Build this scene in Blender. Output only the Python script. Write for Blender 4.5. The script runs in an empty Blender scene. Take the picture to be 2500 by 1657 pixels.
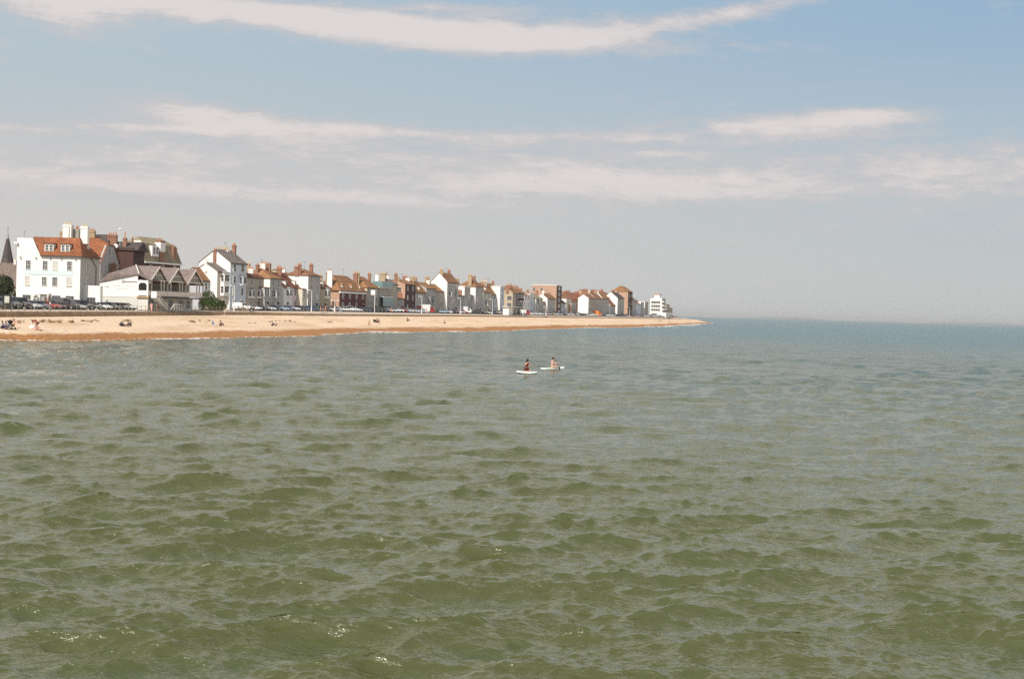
import bpy, bmesh, math, random
import numpy as np
from mathutils import Vector, Matrix, noise as mnoise
from mathutils.bvhtree import BVHTree

R = math.radians
rnd = random.Random(7)
scene = bpy.context.scene
col = scene.collection

# ------------------------------------------------------------------ camera
FPX = 3472.0                      # focal length in pixels of the 2500 px wide photograph (50 mm lens)
CH = 5.2                          # eye height above the water
SLOPE, HMID = 0.0278, 759.6
cam_d = bpy.data.cameras.new('camera')
cam = bpy.data.objects.new('camera', cam_d)
col.objects.link(cam)
cam_d.sensor_width = 36.0
cam_d.lens = FPX * 36.0 / 2500.0
cam_d.clip_start = 0.5
cam_d.clip_end = 60000.0
cam.location = (0, 0, CH)
PITCH = math.atan((828.5 - HMID) / FPX)
cam.rotation_mode = 'QUATERNION'
cam.rotation_quaternion = (Matrix.Rotation(R(90) - PITCH, 3, 'X') @ Matrix.Rotation(math.atan(SLOPE), 3, 'Z')).to_quaternion()
scene.camera = cam

# ------------------------------------------------------------------ view
scene.view_settings.view_transform = 'Standard'
scene.view_settings.look = 'None'
scene.view_settings.exposure = 0.0
scene.view_settings.gamma = 1.0
scene.view_settings.use_curve_mapping = False
scene.cycles.max_bounces = 6
scene.cycles.diffuse_bounces = 3
scene.cycles.glossy_bounces = 3
scene.cycles.transmission_bounces = 2
scene.cycles.volume_bounces = 0
scene.cycles.sample_clamp_direct = 2.0
scene.cycles.sample_clamp_indirect = 2.0
scene.cycles.use_denoising = False

# ------------------------------------------------------------------ node helper
class NT:
    def __init__(s, tree):
        s.t = tree; s.n = tree.nodes; s.l = tree.links
    def set(s, sock, v):
        if isinstance(v, bpy.types.NodeSocket): s.l.new(v, sock)
        else: sock.default_value = v
    def m(s, op, a, b=None, c=None, clamp=False):
        n = s.n.new('ShaderNodeMath'); n.operation = op; n.use_clamp = clamp
        s.set(n.inputs[0], a)
        if b is not None: s.set(n.inputs[1], b)
        if c is not None: s.set(n.inputs[2], c)
        return n.outputs[0]
    def mix(s, f, a, b, mode='MIX'):
        n = s.n.new('ShaderNodeMix'); n.data_type = 'RGBA'; n.blend_type = mode
        s.set(n.inputs[0], f)
        for k, v in ((6, a), (7, b)):
            if not isinstance(v, bpy.types.NodeSocket) and len(v) == 3: v = (*v, 1)
            s.set(n.inputs[k], v)
        return n.outputs[2]
    def comb(s, x, y, z):
        n = s.n.new('ShaderNodeCombineXYZ')
        for k, v in enumerate((x, y, z)): s.set(n.inputs[k], v)
        return n.outputs[0]
    def noise(s, vec, scale, detail=4, rough=0.5, dist=0.0, out=0):
        n = s.n.new('ShaderNodeTexNoise')
        s.set(n.inputs['Vector'], vec); n.inputs['Scale'].default_value = scale
        n.inputs['Detail'].default_value = detail; n.inputs['Roughness'].default_value = rough
        n.inputs['Distortion'].default_value = dist
        return n.outputs[out]
    def smooth(s, v, a, b, c=0.0, d=1.0):
        n = s.n.new('ShaderNodeMapRange'); n.interpolation_type = 'SMOOTHSTEP'
        s.set(n.inputs[0], v)
        for k, x in enumerate((a, b, c, d)): n.inputs[k + 1].default_value = x
        return n.outputs[0]
    def mapping(s, vec, scale=(1, 1, 1), rot=(0, 0, 0)):
        n = s.n.new('ShaderNodeMapping'); s.set(n.inputs[0], vec)
        n.inputs['Scale'].default_value = scale; n.inputs['Rotation'].default_value = rot
        return n.outputs[0]

# ------------------------------------------------------------------ sun and sky
SUN_EL, SUN_AZ_LEFT = 45.0, 24.0      # sun behind the camera, this far round to its left
sun_vec = Vector((-math.sin(R(SUN_AZ_LEFT)) * math.cos(R(SUN_EL)), -math.cos(R(SUN_AZ_LEFT)) * math.cos(R(SUN_EL)), math.sin(R(SUN_EL))))
sun_d = bpy.data.lights.new('sun', 'SUN')
sun_d.energy = 5.0
sun_d.angle = R(0.5)
sun_d.color = (1.0, 0.93, 0.83)
sun = bpy.data.objects.new('sun', sun_d)
col.objects.link(sun)
sun.rotation_mode = 'QUATERNION'
sun.rotation_quaternion = sun_vec.to_track_quat('Z', 'Y')
sun.location = (0, -50, 200)

world = bpy.data.worlds.new('World')
scene.world = world
world.use_nodes = True
W = NT(world.node_tree)
W.n.clear()
sky = W.n.new('ShaderNodeTexSky')
sky.sky_type = 'NISHITA'
sky.sun_disc = False
sky.sun_elevation = R(SUN_EL)
sky.sun_rotation = math.atan2(sun_vec.x, sun_vec.y)
sky.air_density = 1.0
sky.dust_density = 0.6
sky.ozone_density = 1.6
tc = W.n.new('ShaderNodeTexCoord')
sep = W.n.new('ShaderNodeSeparateXYZ')
W.l.new(tc.outputs['Generated'], sep.inputs[0])
dx, dy, dz = sep.outputs
U = W.m('MULTIPLY', W.m('ARCTAN2', dx, dy), 1.0)                 # azimuth, radians from north
V = W.m('ARCSINE', W.m('MAXIMUM', dz, -0.02))                    # elevation, radians
# cloud sheet: long streaks flattened towards the horizon
vv = W.comb(W.m('MULTIPLY', U, 4.0), W.m('MULTIPLY', V, 26.0), 3.7)
warp = W.noise(vv, 1.0, 4, 0.55, 0.0, 0)
n_big = W.noise(W.comb(W.m('MULTIPLY', U, 4.5), W.m('ADD', W.m('MULTIPLY', V, 30.0), W.m('MULTIPLY', warp, 1.3)), 1.0), 1.0, 6, 0.58)
n_fine = W.noise(W.comb(W.m('MULTIPLY', U, 14.0), W.m('ADD', W.m('MULTIPLY', V, 75.0), W.m('MULTIPLY', warp, 3.0)), 5.0), 1.0, 7, 0.62)
n_wisp = W.noise(W.comb(W.m('MULTIPLY', U, 38.0), W.m('ADD', W.m('MULTIPLY', V, 150.0), W.m('MULTIPLY', n_fine, 5.0)), 9.0), 1.0, 9, 0.68)
nz = W.m('ADD', W.m('MULTIPLY', n_big, 0.36), W.m('ADD', W.m('MULTIPLY', n_fine, 0.42), W.m('MULTIPLY', n_wisp, 0.40)))
nz0 = W.m('SUBTRACT', nz, 0.59)
def bank(az_px, el_px, sa, se, tilt=0.0, amp=1.0, p=2.0):
    """one cloud bank: soft ellipse round an azimuth/elevation (given in 1/3472 rad)"""
    a = W.m('SUBTRACT', U, (az_px - 1250) / FPX)
    e = W.m('SUBTRACT', W.m('SUBTRACT', V, el_px / FPX), W.m('MULTIPLY', a, tilt))
    qa = W.m('POWER', W.m('ABSOLUTE', W.m('DIVIDE', a, sa / FPX)), 2.0)
    qe = W.m('POWER', W.m('ABSOLUTE', W.m('DIVIDE', e, se / FPX)), 2.0)
    return W.m('MULTIPLY', W.m('EXPONENT', W.m('MULTIPLY', W.m('ADD', qa, qe), -1.0)), amp)
banks = [
    (30, 695, 260, 38, -0.05, 1.25), (190, 640, 130, 30, -0.05, .95), (560, 688, 560, 38, -0.05, .95), (900, 676, 420, 42, -0.05, .8), (1260, 655, 480, 42, -0.01, 1.1), (1760, 722, 290, 26, 0.17, 1.15), (60, 725, 200, 18, 0, .5), (1130, 722, 260, 16, 0, .55),
    (545, 432, 225, 36, -0.08, 1.2), (380, 448, 90, 16, -0.1, .4), (960, 425, 240, 18, -0.03, .6), (330, 405, 190, 10, 0.0, .6), (80, 388, 200, 9, 0, .6),
    (1900, 458, 270, 34, 0.05, 1.15), (2090, 482, 160, 20, 0, .9), (1560, 425, 180, 16, 0.0, .55), (1600, 388, 120, 13, 0, .65), (1280, 420, 150, 24, 0, .5),
    (600, 330, 1600, 95, 0.0, .85), (1300, 190, 1700, 80, 0, .32), (1320, 318, 330, 34, 0.05, .6), (300, 275, 360, 24, 0.0, .7), (850, 262, 300, 18, -0.02, .7), (1650, 300, 280, 22, 0, .45),
    (2300, 340, 900, 80, 0.0, .6), (1260, 170, 60, 9, 0.0, .4), (1350, 190, 60, 7, 0, .35),
    (-900, 560, 700, 60, 0.02, .9), (3300, 620, 500, 60, 0.05, .8), (-900, 260, 700, 80, 0, .6), (3400, 330, 600, 60, 0, .5)]
tot = None
for b in banks:
    g = bank(*b)
    tot = g if tot is None else W.m('ADD', tot, g)
# unseen bright cloud sheet added above the frame to lift the water's sheen
high = W.m('MULTIPLY', W.smooth(V, 0.215, 0.27), W.smooth(V, .55, .95, 1, .15))
tot = W.m('ADD', tot, W.m('MULTIPLY', high, 1.1))
dens = W.m('ADD', tot, W.m('MULTIPLY', nz0, 3.9))
mask = W.smooth(dens, 0.12, 1.25)
bright = W.smooth(dens, 0.7, 1.5)
bg = W.n.new('ShaderNodeBackground')
STR = 0.1
K = 1.0 / STR
def c(r, g, b, k=1.0): return (r * K * k, g * K * k, b * K * k, 1)
elv = W.m('MAXIMUM', V, 0.0)
az_r = W.smooth(U, -0.4, 0.45)
blue_lo = W.mix(az_r, c(0.475, 0.55, 0.60), c(0.43, 0.53, 0.615))
blue_hi = W.mix(az_r, c(0.44, 0.545, 0.63), c(0.29, 0.445, 0.61))
clear = W.mix(W.smooth(elv, 0.09, 0.235), blue_lo, blue_hi)
# film-pale air low down; the physical sky takes over higher up
low = W.mix(W.smooth(elv, 0.20, 0.5), clear, W.mix(.12, sky.outputs[0], c(.42, .47, .52)))
grey_h = W.mix(az_r, c(0.66, 0.625, 0.59), c(0.54, 0.57, 0.565))
hz = W.m('EXPONENT', W.m('MULTIPLY', W.m('POWER', W.m('DIVIDE', elv, 0.102), 2.3), -1.0))
base = W.mix(W.m('MULTIPLY', hz, 0.96), low, grey_h)
cl = W.mix(W.smooth(V, .22, .34), W.mix(bright, c(0.61, 0.575, 0.575), c(0.76, 0.70, 0.685)), c(.95, .90, .83))  # the added upper cloud is made brighter for the water's sheen
skyc = W.mix(W.m('MULTIPLY', mask, W.smooth(V, .05, .11, .62, .9)), base, cl)
W.l.new(skyc, bg.inputs['Color'])
bg.inputs['Strength'].default_value = STR
wo = W.n.new('ShaderNodeOutputWorld')
W.l.new(bg.outputs[0], wo.inputs[0])

# ------------------------------------------------------------------ materials
def new_mat(name):
    m = bpy.data.materials.new(name); m.use_nodes = True
    return m, NT(m.node_tree), m.node_tree.nodes['Principled BSDF']

_mats = {}
def mat(name, rgb, rough=0.8, var=0.12, scale=0.6, stain=0.0, bump=0.0, metallic=0.0, spec=0.3, fine=8.0):
    """plain surface with uneven tone; colour varies with a broad and a fine noise"""
    if name in _mats: return _mats[name]
    m, N, p = new_mat(name)
    t = N.n.new('ShaderNodeTexCoord')
    oi = N.n.new('ShaderNodeObjectInfo')
    v = t.outputs['Object']
    n1 = N.noise(v, scale, 4, 0.6); n2 = N.noise(v, fine, 3, 0.6)
    f = N.m('ADD', N.m('MULTIPLY', N.m('SUBTRACT', n1, 0.5), 2.0 * var), N.m('MULTIPLY', N.m('SUBTRACT', n2, 0.5), 1.2 * var))
    k = N.m('ADD', f, 1.0)
    cc = N.mix(1.0, rgb, N.comb(k, k, k), 'MULTIPLY')
    if stain:
        st = N.noise(N.mapping(v, (1.3, 1.3, 0.18)), 1.6, 5, 0.65)
        cc = N.mix(N.m('MULTIPLY', N.smooth(st, 0.52, 0.75), stain), cc, (rgb[0] * .55, rgb[1] * .52, rgb[2] * .45))
    N.l.new(cc, p.inputs['Base Color'])
    p.inputs['Roughness'].default_value = rough
    p.inputs['Metallic'].default_value = metallic
    p.inputs['Specular IOR Level'].default_value = spec
    if bump:
        b = N.n.new('ShaderNodeBump'); b.inputs['Distance'].default_value = bump
        N.l.new(n2, b.inputs['Height']); N.l.new(b.outputs[0], p.inputs['Normal'])
    _mats[name] = m
    return m

def tile_mat(name, rgb, rgb2, row=0.28, bump=0.02):
    """clay tile or slate: courses, patchy weathering and single odd tiles"""
    if name in _mats: return _mats[name]
    m, N, p = new_mat(name)
    t = N.n.new('ShaderNodeTexCoord'); v = t.outputs['Object']
    br = N.n.new('ShaderNodeTexBrick')
    N.l.new(N.mapping(v, (1, 1, 1), (R(90), 0, 0)), br.inputs['Vector'])
    sp = N.n.new('ShaderNodeSeparateXYZ'); N.l.new(v, sp.inputs[0])
    N.l.new(N.comb(N.m('ADD', sp.outputs[0], sp.outputs[1]), sp.outputs[2], 0.0), br.inputs['Vector'])
    br.inputs['Scale'].default_value = 1.0
    br.inputs['Brick Width'].default_value = row * 1.3; br.inputs['Row Height'].default_value = row * 0.75
    br.inputs['Mortar Size'].default_value = 0.012
    br.inputs['Color1'].default_value = (.8, .8, .8, 1); br.inputs['Color2'].default_value = (1.2, 1.2, 1.2, 1); br.inputs['Mortar'].default_value = (.45, .45, .45, 1)
    n1 = N.noise(v, 0.55, 5, 0.65); n2 = N.noise(v, 2.6, 5, 0.75)
    base = N.mix(N.smooth(N.m('ADD', N.m('MULTIPLY', n1, .6), N.m('MULTIPLY', n2, .4)), 0.38, 0.62), rgb, rgb2)
    cc = N.mix(0.8, base, br.outputs['Color'], 'MULTIPLY')
    N.l.new(cc, p.inputs['Base Color'])
    p.inputs['Roughness'].default_value = 0.85; p.inputs['Specular IOR Level'].default_value = 0.2
    b = N.n.new('ShaderNodeBump'); b.inputs['Distance'].default_value = bump; b.inputs['Strength'].default_value = .6
    N.l.new(br.outputs['Fac'], b.inputs['Height']); b.invert = True
    N.l.new(b.outputs[0], p.inputs['Normal'])
    _mats[name] = m
    return m

def brick_mat(name, rgb, rgb2, mortar):
    if name in _mats: return _mats[name]
    m, N, p = new_mat(name)
    t = N.n.new('ShaderNodeTexCoord'); v = t.outputs['Object']
    sp = N.n.new('ShaderNodeSeparateXYZ'); N.l.new(v, sp.inputs[0])
    br = N.n.new('ShaderNodeTexBrick')
    N.l.new(N.comb(N.m('ADD', sp.outputs[0], sp.outputs[1]), sp.outputs[2], 0.0), br.inputs['Vector'])
    br.inputs['Scale'].default_value = 1.0
    br.inputs['Brick Width'].default_value = .225; br.inputs['Row Height'].default_value = .075; br.inputs['Mortar Size'].default_value = .008
    br.inputs['Color1'].default_value = (*rgb, 1); br.inputs['Color2'].default_value = (*rgb2, 1); br.inputs['Mortar'].default_value = (*mortar, 1)
    n1 = N.noise(v, 0.5, 5, 0.65)
    k = N.m('ADD', N.m('MULTIPLY', n1, 0.7), 0.65)
    N.l.new(N.mix(1.0, br.outputs['Color'], N.comb(k, k, k), 'MULTIPLY'), p.inputs['Base Color'])
    p.inputs['Roughness'].default_value = 0.9
    _mats[name] = m
    return m

def glass_mat(name, rgb, rough=0.08):
    if name in _mats: return _mats[name]
    m, N, p = new_mat(name)
    t = N.n.new('ShaderNodeTexCoord')
    oi = N.n.new('ShaderNodeObjectInfo')
    n1 = N.noise(t.outputs['Object'], 0.9, 2, 0.5)
    k = N.m('ADD', N.m('MULTIPLY', N.m('ADD', n1, oi.outputs['Random']), 0.9), 0.15)
    N.l.new(N.mix(1.0, rgb, N.comb(k, k, k), 'MULTIPLY'), p.inputs['Base Color'])
    p.inputs['Roughness'].default_value = rough
    p.inputs['Specular IOR Level'].default_value = 0.5
    _mats[name] = m
    return m

# ------------------------------------------------------------------ mesh helper
class MB:
    def __init__(s): s.v = []; s.f = []; s.mi = []; s.smooth = []
    def add(s, vs, fs, mi=0, sm=False):
        o = len(s.v); s.v += [tuple(x) for x in vs]
        for f in fs: s.f.append([i + o for i in f]); s.mi.append(mi); s.smooth.append(sm)
        return s
    def box(s, x0, x1, y0, y1, z0, z1, mi=0):
        if x0 > x1: x0, x1 = x1, x0
        if y0 > y1: y0, y1 = y1, y0
        if z0 > z1: z0, z1 = z1, z0
        return s.add([(x0, y0, z0), (x1, y0, z0), (x1, y1, z0), (x0, y1, z0), (x0, y0, z1), (x1, y0, z1), (x1, y1, z1), (x0, y1, z1)],
                     [(0, 3, 2, 1), (4, 5, 6, 7), (0, 1, 5, 4), (1, 2, 6, 5), (2, 3, 7, 6), (3, 0, 4, 7)], mi)
    def prism(s, poly, d, mi=0):
        """poly: list of 3d points (planar, CCW seen from outside), extruded by vector d"""
        n = len(poly); P = [Vector(p) for p in poly]; D = Vector(d)
        vs = P + [p + D for p in P]
        fs = [tuple(range(n)), tuple(range(2 * n - 1, n - 1, -1))] + [((i + 1) % n, i, i + n, (i + 1) % n + n) for i in range(n)]
        return s.add(vs, fs, mi)
    def tube(s, a, b, r0, r1=None, n=8, mi=0, sm=True):
        a, b = Vector(a), Vector(b); r1 = r0 if r1 is None else r1
        z = (b - a).normalized(); x = z.orthogonal().normalized(); y = z.cross(x)
        vs = [a + (x * math.cos(2 * math.pi * k / n) + y * math.sin(2 * math.pi * k / n)) * r0 for k in range(n)]
        vs += [b + (x * math.cos(2 * math.pi * k / n) + y * math.sin(2 * math.pi * k / n)) * r1 for k in range(n)]
        s.add(vs, [(k, (k + 1) % n, (k + 1) % n + n, k + n) for k in range(n)], mi, sm)
        s.add(vs, [tuple(range(n - 1, -1, -1)), tuple(range(n, 2 * n))], mi)
        return s
    def blob(s, cx, cy, cz, rx, ry, rz, mi=0, nu=10, nv=7):
        vs = [(cx, cy, cz - rz)]
        for j in range(1, nv):
            ph = -math.pi / 2 + math.pi * j / nv
            for i in range(nu):
                th = 2 * math.pi * i / nu
                vs.append((cx + rx * math.cos(ph) * math.cos(th), cy + ry * math.cos(ph) * math.sin(th), cz + rz * math.sin(ph)))
        vs.append((cx, cy, cz + rz)); L = len(vs) - 1
        fs = [(0, 1 + (i + 1) % nu, 1 + i) for i in range(nu)]
        for j in range(nv - 2):
            for i in range(nu):
                a = 1 + j * nu + i; b = 1 + j * nu + (i + 1) % nu
                fs.append((a, b, b + nu, a + nu))
        fs += [(L, 1 + (nv - 2) * nu + i, 1 + (nv - 2) * nu + (i + 1) % nu) for i in range(nu)]
        return s.add(vs, fs, mi, True)
    def mesh(s, name, mats):
        me = bpy.data.meshes.new(name)
        me.from_pydata([tuple(v) for v in s.v], [], s.f)
        for m in (mats if isinstance(mats, (list, tuple)) else [mats]): me.materials.append(m)
        me.polygons.foreach_set('material_index', s.mi)
        me.polygons.foreach_set('use_smooth', s.smooth)
        me.update()
        return me
    def build(s, name, mats, parent=None, loc=None, rz=0.0):
        return link(name, s.mesh(name, mats), parent, loc, rz)

def link(name, me, parent=None, loc=None, rz=0.0):
    o = bpy.data.objects.new(name, me)
    col.objects.link(o)
    if parent is not None: o.parent = parent
    if loc is not None: o.location = loc
    if rz: o.rotation_euler = (0, 0, rz)
    return o
def tag(o, label=None, cat=None, group=None, kind=None):
    if label: o['label'] = label
    if cat: o['category'] = cat
    if group: o['group'] = group
    if kind: o['kind'] = kind
    return o
def empty(name, loc, rz, label, cat, group=None):
    o = bpy.data.objects.new(name, None); col.objects.link(o)
    o.empty_display_size = 0.5
    o.location = loc; o.rotation_euler = (0, 0, rz)
    return tag(o, label, cat, group)
def grid_mesh(name, P, mats, smooth=True, matfn=None):
    """P: (rows, cols, 3) array of points"""
    r, c_, _ = P.shape
    me = bpy.data.meshes.new(name)
    me.vertices.add(r * c_); me.vertices.foreach_set('co', P.reshape(-1).astype(np.float32))
    ii = np.arange((r - 1) * (c_ - 1)); a = (ii // (c_ - 1)) * c_ + ii % (c_ - 1)
    q = np.stack([a, a + 1, a + c_ + 1, a + c_], 1).astype(np.int32)
    n = len(q)
    me.loops.add(n * 4); me.loops.foreach_set('vertex_index', q.reshape(-1))
    me.polygons.add(n)
    me.polygons.foreach_set('loop_start', np.arange(0, n * 4, 4, dtype=np.int32))
    me.polygons.foreach_set('loop_total', np.full(n, 4, dtype=np.int32))
    me.polygons.foreach_set('use_smooth', np.full(n, smooth))
    for m in mats: me.materials.append(m)
    me.update(calc_edges=True)
    return me

# ------------------------------------------------------------------ plan of the shore
wall_pts = [(-73, 60, 2.4), (-72.5, 120, 2.4), (-71, 198, 2.4), (-68, 278, 2.45), (-62, 335, 2.55), (-50, 368, 2.6), (-32, 445, 2.7), (-15, 520, 2.8), (9, 603, 2.8), (46, 757, 2.8), (89, 925, 2.8), (118, 1040, 2.8), (138, 1120, 2.8), (120, 1400, 2.8)]
water_pts = [(-66, 60), (-64, 120), (-60.8, 167), (-56, 174), (-51, 182), (-47, 196), (-41.5, 219), (-36.5, 238), (-32, 273), (-27.5, 293), (-18.6, 324), (-1, 373), (7, 420), (24, 495), (36, 535), (60, 622), (90, 775), (123, 950), (150, 1090), (164, 1170), (160, 1240), (140, 1330), (90, 1500)]
def curve(pts, step=2.0):
    P = np.array(pts, float); out = []
    Q = np.vstack([2 * P[0] - P[1], P, 2 * P[-1] - P[-2]])
    for i in range(1, len(Q) - 2):
        n = max(2, int(np.linalg.norm(Q[i + 1][:2] - Q[i][:2]) / step))
        t = np.linspace(0, 1, n, endpoint=False)[:, None]
        out.append(.5 * ((2 * Q[i]) + (Q[i + 1] - Q[i - 1]) * t + (2 * Q[i - 1] - 5 * Q[i] + 4 * Q[i + 1] - Q[i + 2]) * t * t + (3 * Q[i] - Q[i - 1] - 3 * Q[i + 1] + Q[i + 2]) * t ** 3))
    out.append(P[-1:]); return np.vstack(out)
WC = curve(wall_pts); SC = curve(water_pts)
def wall_x(Y): return np.interp(Y, WC[:, 1], WC[:, 0])
def wall_z(Y): return np.interp(Y, WC[:, 1], WC[:, 2])
def water_x(Y): return np.interp(Y, SC[:, 1], SC[:, 0]) + 0.8 * np.sin(np.asarray(Y) / 5.3) + 0.5 * np.sin(np.asarray(Y) / 2.1 + 1) + 1.3 * np.sin(np.asarray(Y) / 17.0)
def beach_z(X, Y):
    wx, sx = wall_x(Y), water_x(Y)
    u = (np.asarray(X) - wx) / (sx - wx)
    zw = wall_z(Y)
    up = zw * (1 - np.clip(u, 0, None) ** 1.7)
    # storm berms run along the shore
    w = (sx - wx)
    m = u * w
    berm = 0.10 * np.sin(m / 2.3 + 0.9 * np.sin(np.asarray(Y) / 23.0)) + 0.06 * np.sin(m / 1.1 + np.asarray(Y) / 41.0)
    e = np.clip(u * 6, 0, 1) * np.clip((1 - u) * 5, 0, 1)
    return up + berm * e
def wall_dir(Y):
    i = np.searchsorted(WC[:, 1], Y); i = max(2, min(len(WC) - 3, i))
    d = WC[i + 2, :2] - WC[i - 2, :2]; d /= np.linalg.norm(d); return d
def inland(Y, off):
    """point the given distance inland of the sea wall at northing Y"""
    d = wall_dir(Y); return float(wall_x(Y)) - d[1] * off, Y + d[0] * off
def px_of(X, Y): return 1250 + FPX * X / Y
def horizon(px): return HMID + (px - 1250) * SLOPE
def line_at(px, off):
    """northing parameter, x, y of the line 'off' metres inland of the wall seen at this column"""
    i = np.searchsorted(_lp(off)[0], px)
    a, b, c_ = _lp(off)
    return float(np.interp(px, a, b)), float(np.interp(px, a, c_))
_lpc = {}
def _lp(off):
    k = round(off, 3)
    if k not in _lpc:
        Ys = np.linspace(100, 1350, 1600); pts = np.array([inland(y, off) for y in Ys])
        px = px_of(pts[:, 0], pts[:, 1]); keep = np.maximum.accumulate(px) == px
        _lpc[k] = (px[keep], pts[keep, 0], pts[keep, 1])
    return _lpc[k]
def z_of(px, py, Y): return CH + (horizon(px) - py) * Y / FPX
PROM = 3.35
def ground_z(Y): return PROM + 0.35 * min(1.0, max(0.0, (Y - 320) / 60.0))

# ---- shingle beach
m_beach, N, p = new_mat('shingle')
geo = N.n.new('ShaderNodeNewGeometry'); sp = N.n.new('ShaderNodeSeparateXYZ'); N.l.new(geo.outputs['Position'], sp.inputs[0])
pos = geo.outputs['Position']
nb = N.noise(N.mapping(pos, (.16, .05, .3)), 1.0, 5, .6); nf = N.noise(pos, 2.2, 5, .8); nm = N.noise(pos, 0.5, 4, .7)
vor = N.n.new('ShaderNodeTexVoronoi'); vor.inputs['Scale'].default_value = 5.0; N.l.new(pos, vor.inputs['Vector'])
dry = N.mix(N.smooth(nf, .35, .65), (.53, .395, .275), (.74, .57, .41))
dry = N.mix(N.m('MULTIPLY', N.smooth(nb, .45, .66), .7), dry, (.50, .345, .21))
dry = N.mix(N.m('MULTIPLY', N.smooth(nm, .58, .72), .5), dry, (.45, .31, .19))
dry = N.mix(.35, dry, vor.outputs['Color'], 'SOFT_LIGHT')
wet = N.mix(N.smooth(nf, .35, .65), (.23, .105, .038), (.41, .205, .085))
edge = N.m('ADD', sp.outputs[2], N.m('MULTIPLY', N.m('SUBTRACT', nb, .5), 1.1))
wf = N.smooth(N.m('ADD', edge, N.m('MULTIPLY', N.m('SUBTRACT', nf, .5), .5)), .60, .90, 1, 0)
N.l.new(N.mix(wf, dry, wet), p.inputs['Base Color'])
p.inputs['Roughness'].default_value = .9
p.inputs['Specular IOR Level'].default_value = .2
b = N.n.new('ShaderNodeBump'); b.inputs['Distance'].default_value = .12; b.inputs['Strength'].default_value = .5
N.l.new(nf, b.inputs['Height']); N.l.new(b.outputs[0], p.inputs['Normal'])
Ys = np.unique(np.concatenate([np.arange(60, 420, .8), np.arange(420, 800, 1.6), np.arange(800, 1500, 4)]))
us = np.concatenate([[-.05], np.linspace(0, 1, 44), np.linspace(1.04, 1.5, 8)])
wx, sx = wall_x(Ys)[:, None], water_x(Ys)[:, None]
Xg = wx + (sx - wx) * us[None, :]; Yg = np.repeat(Ys[:, None], len(us), 1)
Zg = beach_z(Xg, Yg)
rg = np.random.RandomState(3)
Zg += rg.uniform(-.025, .025, Zg.shape)
beach = link('beach', grid_mesh('beach', np.stack([Xg, Yg, Zg], 2), [m_beach]))
tag(beach, kind='structure')

# ---- land behind the wall: promenade, road, ground
m_conc = mat('promenade_concrete', (.50, .42, .34), .9, .10, .5, 0.25, 0.0)
m_grass = mat('ground', (.25, .22, .15), .95, .2, .2)
m_road = mat('asphalt', (.055, .055, .056), .85, .15, .3)
m_paint = mat('road_paint', (.75, .74, .70), .7, .1, .8)
def sweep(name, Y0, Y1, offs, mats, step=3.0, zoff=0.0, kind='structure'):
    """offs: list of (distance inland, height fn)"""
    Ya = np.arange(Y0, Y1 + .1, step); P = np.zeros((len(Ya), len(offs), 3))
    for i, y in enumerate(Ya):
        for j, (o, zf) in enumerate(offs):
            X_, Y_ = inland(y, o); P[i, j] = (X_, Y_, zf(y) + zoff if callable(zf) else zf + zoff)
    return tag(link(name, grid_mesh(name, P, mats, False)), kind=kind)
capz = lambda y: float(wall_z(y)) + .80 if y < 335 else float(wall_z(y)) + .80 - .25 * min(1, (y - 335) / 40)
gz = lambda y: ground_z(y)
sweep('promenade', 60, 1100, [(.3, lambda y: capz(y) - .05), (1.6, lambda y: capz(y) - .05), (3.2, lambda y: ground_z(y)), (6.0, gz)], [m_conc])
sweep('ground', 60, 1330, [(5.9, lambda y: gz(y) - .05), (30, lambda y: gz(y) - .06), (80, 3.4), (400, 3.4), (1500, 3.4)], [m_grass], 10.0)
sweep('road', 300, 1090, [(6.4, gz), (14.4, gz)], [m_road], 3.0, .004)
sweep('car_park', 150, 300, [(4.9, gz), (12.5, gz)], [m_road], 3.0, .004)
sweep('pavement', 325, 1090, [(13.0, gz), (16.0, gz)], [m_conc], 3.0, .12)

# ---- sea wall with a rounded, weathered nose
m_wall, N, p = new_mat('sea_wall_concrete')
t = N.n.new('ShaderNodeTexCoord'); v = t.outputs['Object']
n1 = N.noise(N.mapping(v, (.6, .6, .6)), 1, 5, .65); n2 = N.noise(N.mapping(v, (1, 1, .12)), 1.5, 5, .7)
cc = N.mix(N.smooth(n1, .35, .65), (.36, .25, .15), (.26, .165, .09))
cc = N.mix(N.m('MULTIPLY', N.smooth(n2, .5, .7), .6), cc, (.10, .06, .035))
N.l.new(cc, p.inputs['Base Color']); p.inputs['Roughness'].default_value = .95
def wall_seg(Y0, Y1, label):
    prof = [(-.30, -1.0), (-.22, -.42), (-.12, -.36), (-.10, -.22), (-.02, -.10), (.10, -.02), (.22, 0), (.55, 0), (.60, -.05), (.60, -1.0)]
    Ya = np.arange(Y0, Y1, 2.5); P = np.zeros((len(Ya), len(prof), 3))
    for i, y in enumerate(Ya):
        for j, (o, z) in enumerate(prof):
            X_, Y_ = inland(y, o)
            P[i, j] = (X_, Y_, (capz(y) + z + .008 * math.sin(y * 1.7)) if z > -.9 else float(wall_z(y)) - .5)
    o = empty('sea_wall', (float(wall_x(Y0)), Y0, 2.4), 0, label, 'wall', 'sections of the sea wall')
    P -= np.array(o.location)
    link('wall_face', grid_mesh('wall_face', P, [m_wall], False), o)
    return o
wall_seg(70, 618, 'brown weathered sea wall with rounded top behind the wide near beach')
wall_seg(627, 770, 'second low sea wall section, in front of the tall brick flats')
wall_seg(785, 985, 'farthest low sea wall section, ending by the white corner flats')

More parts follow.
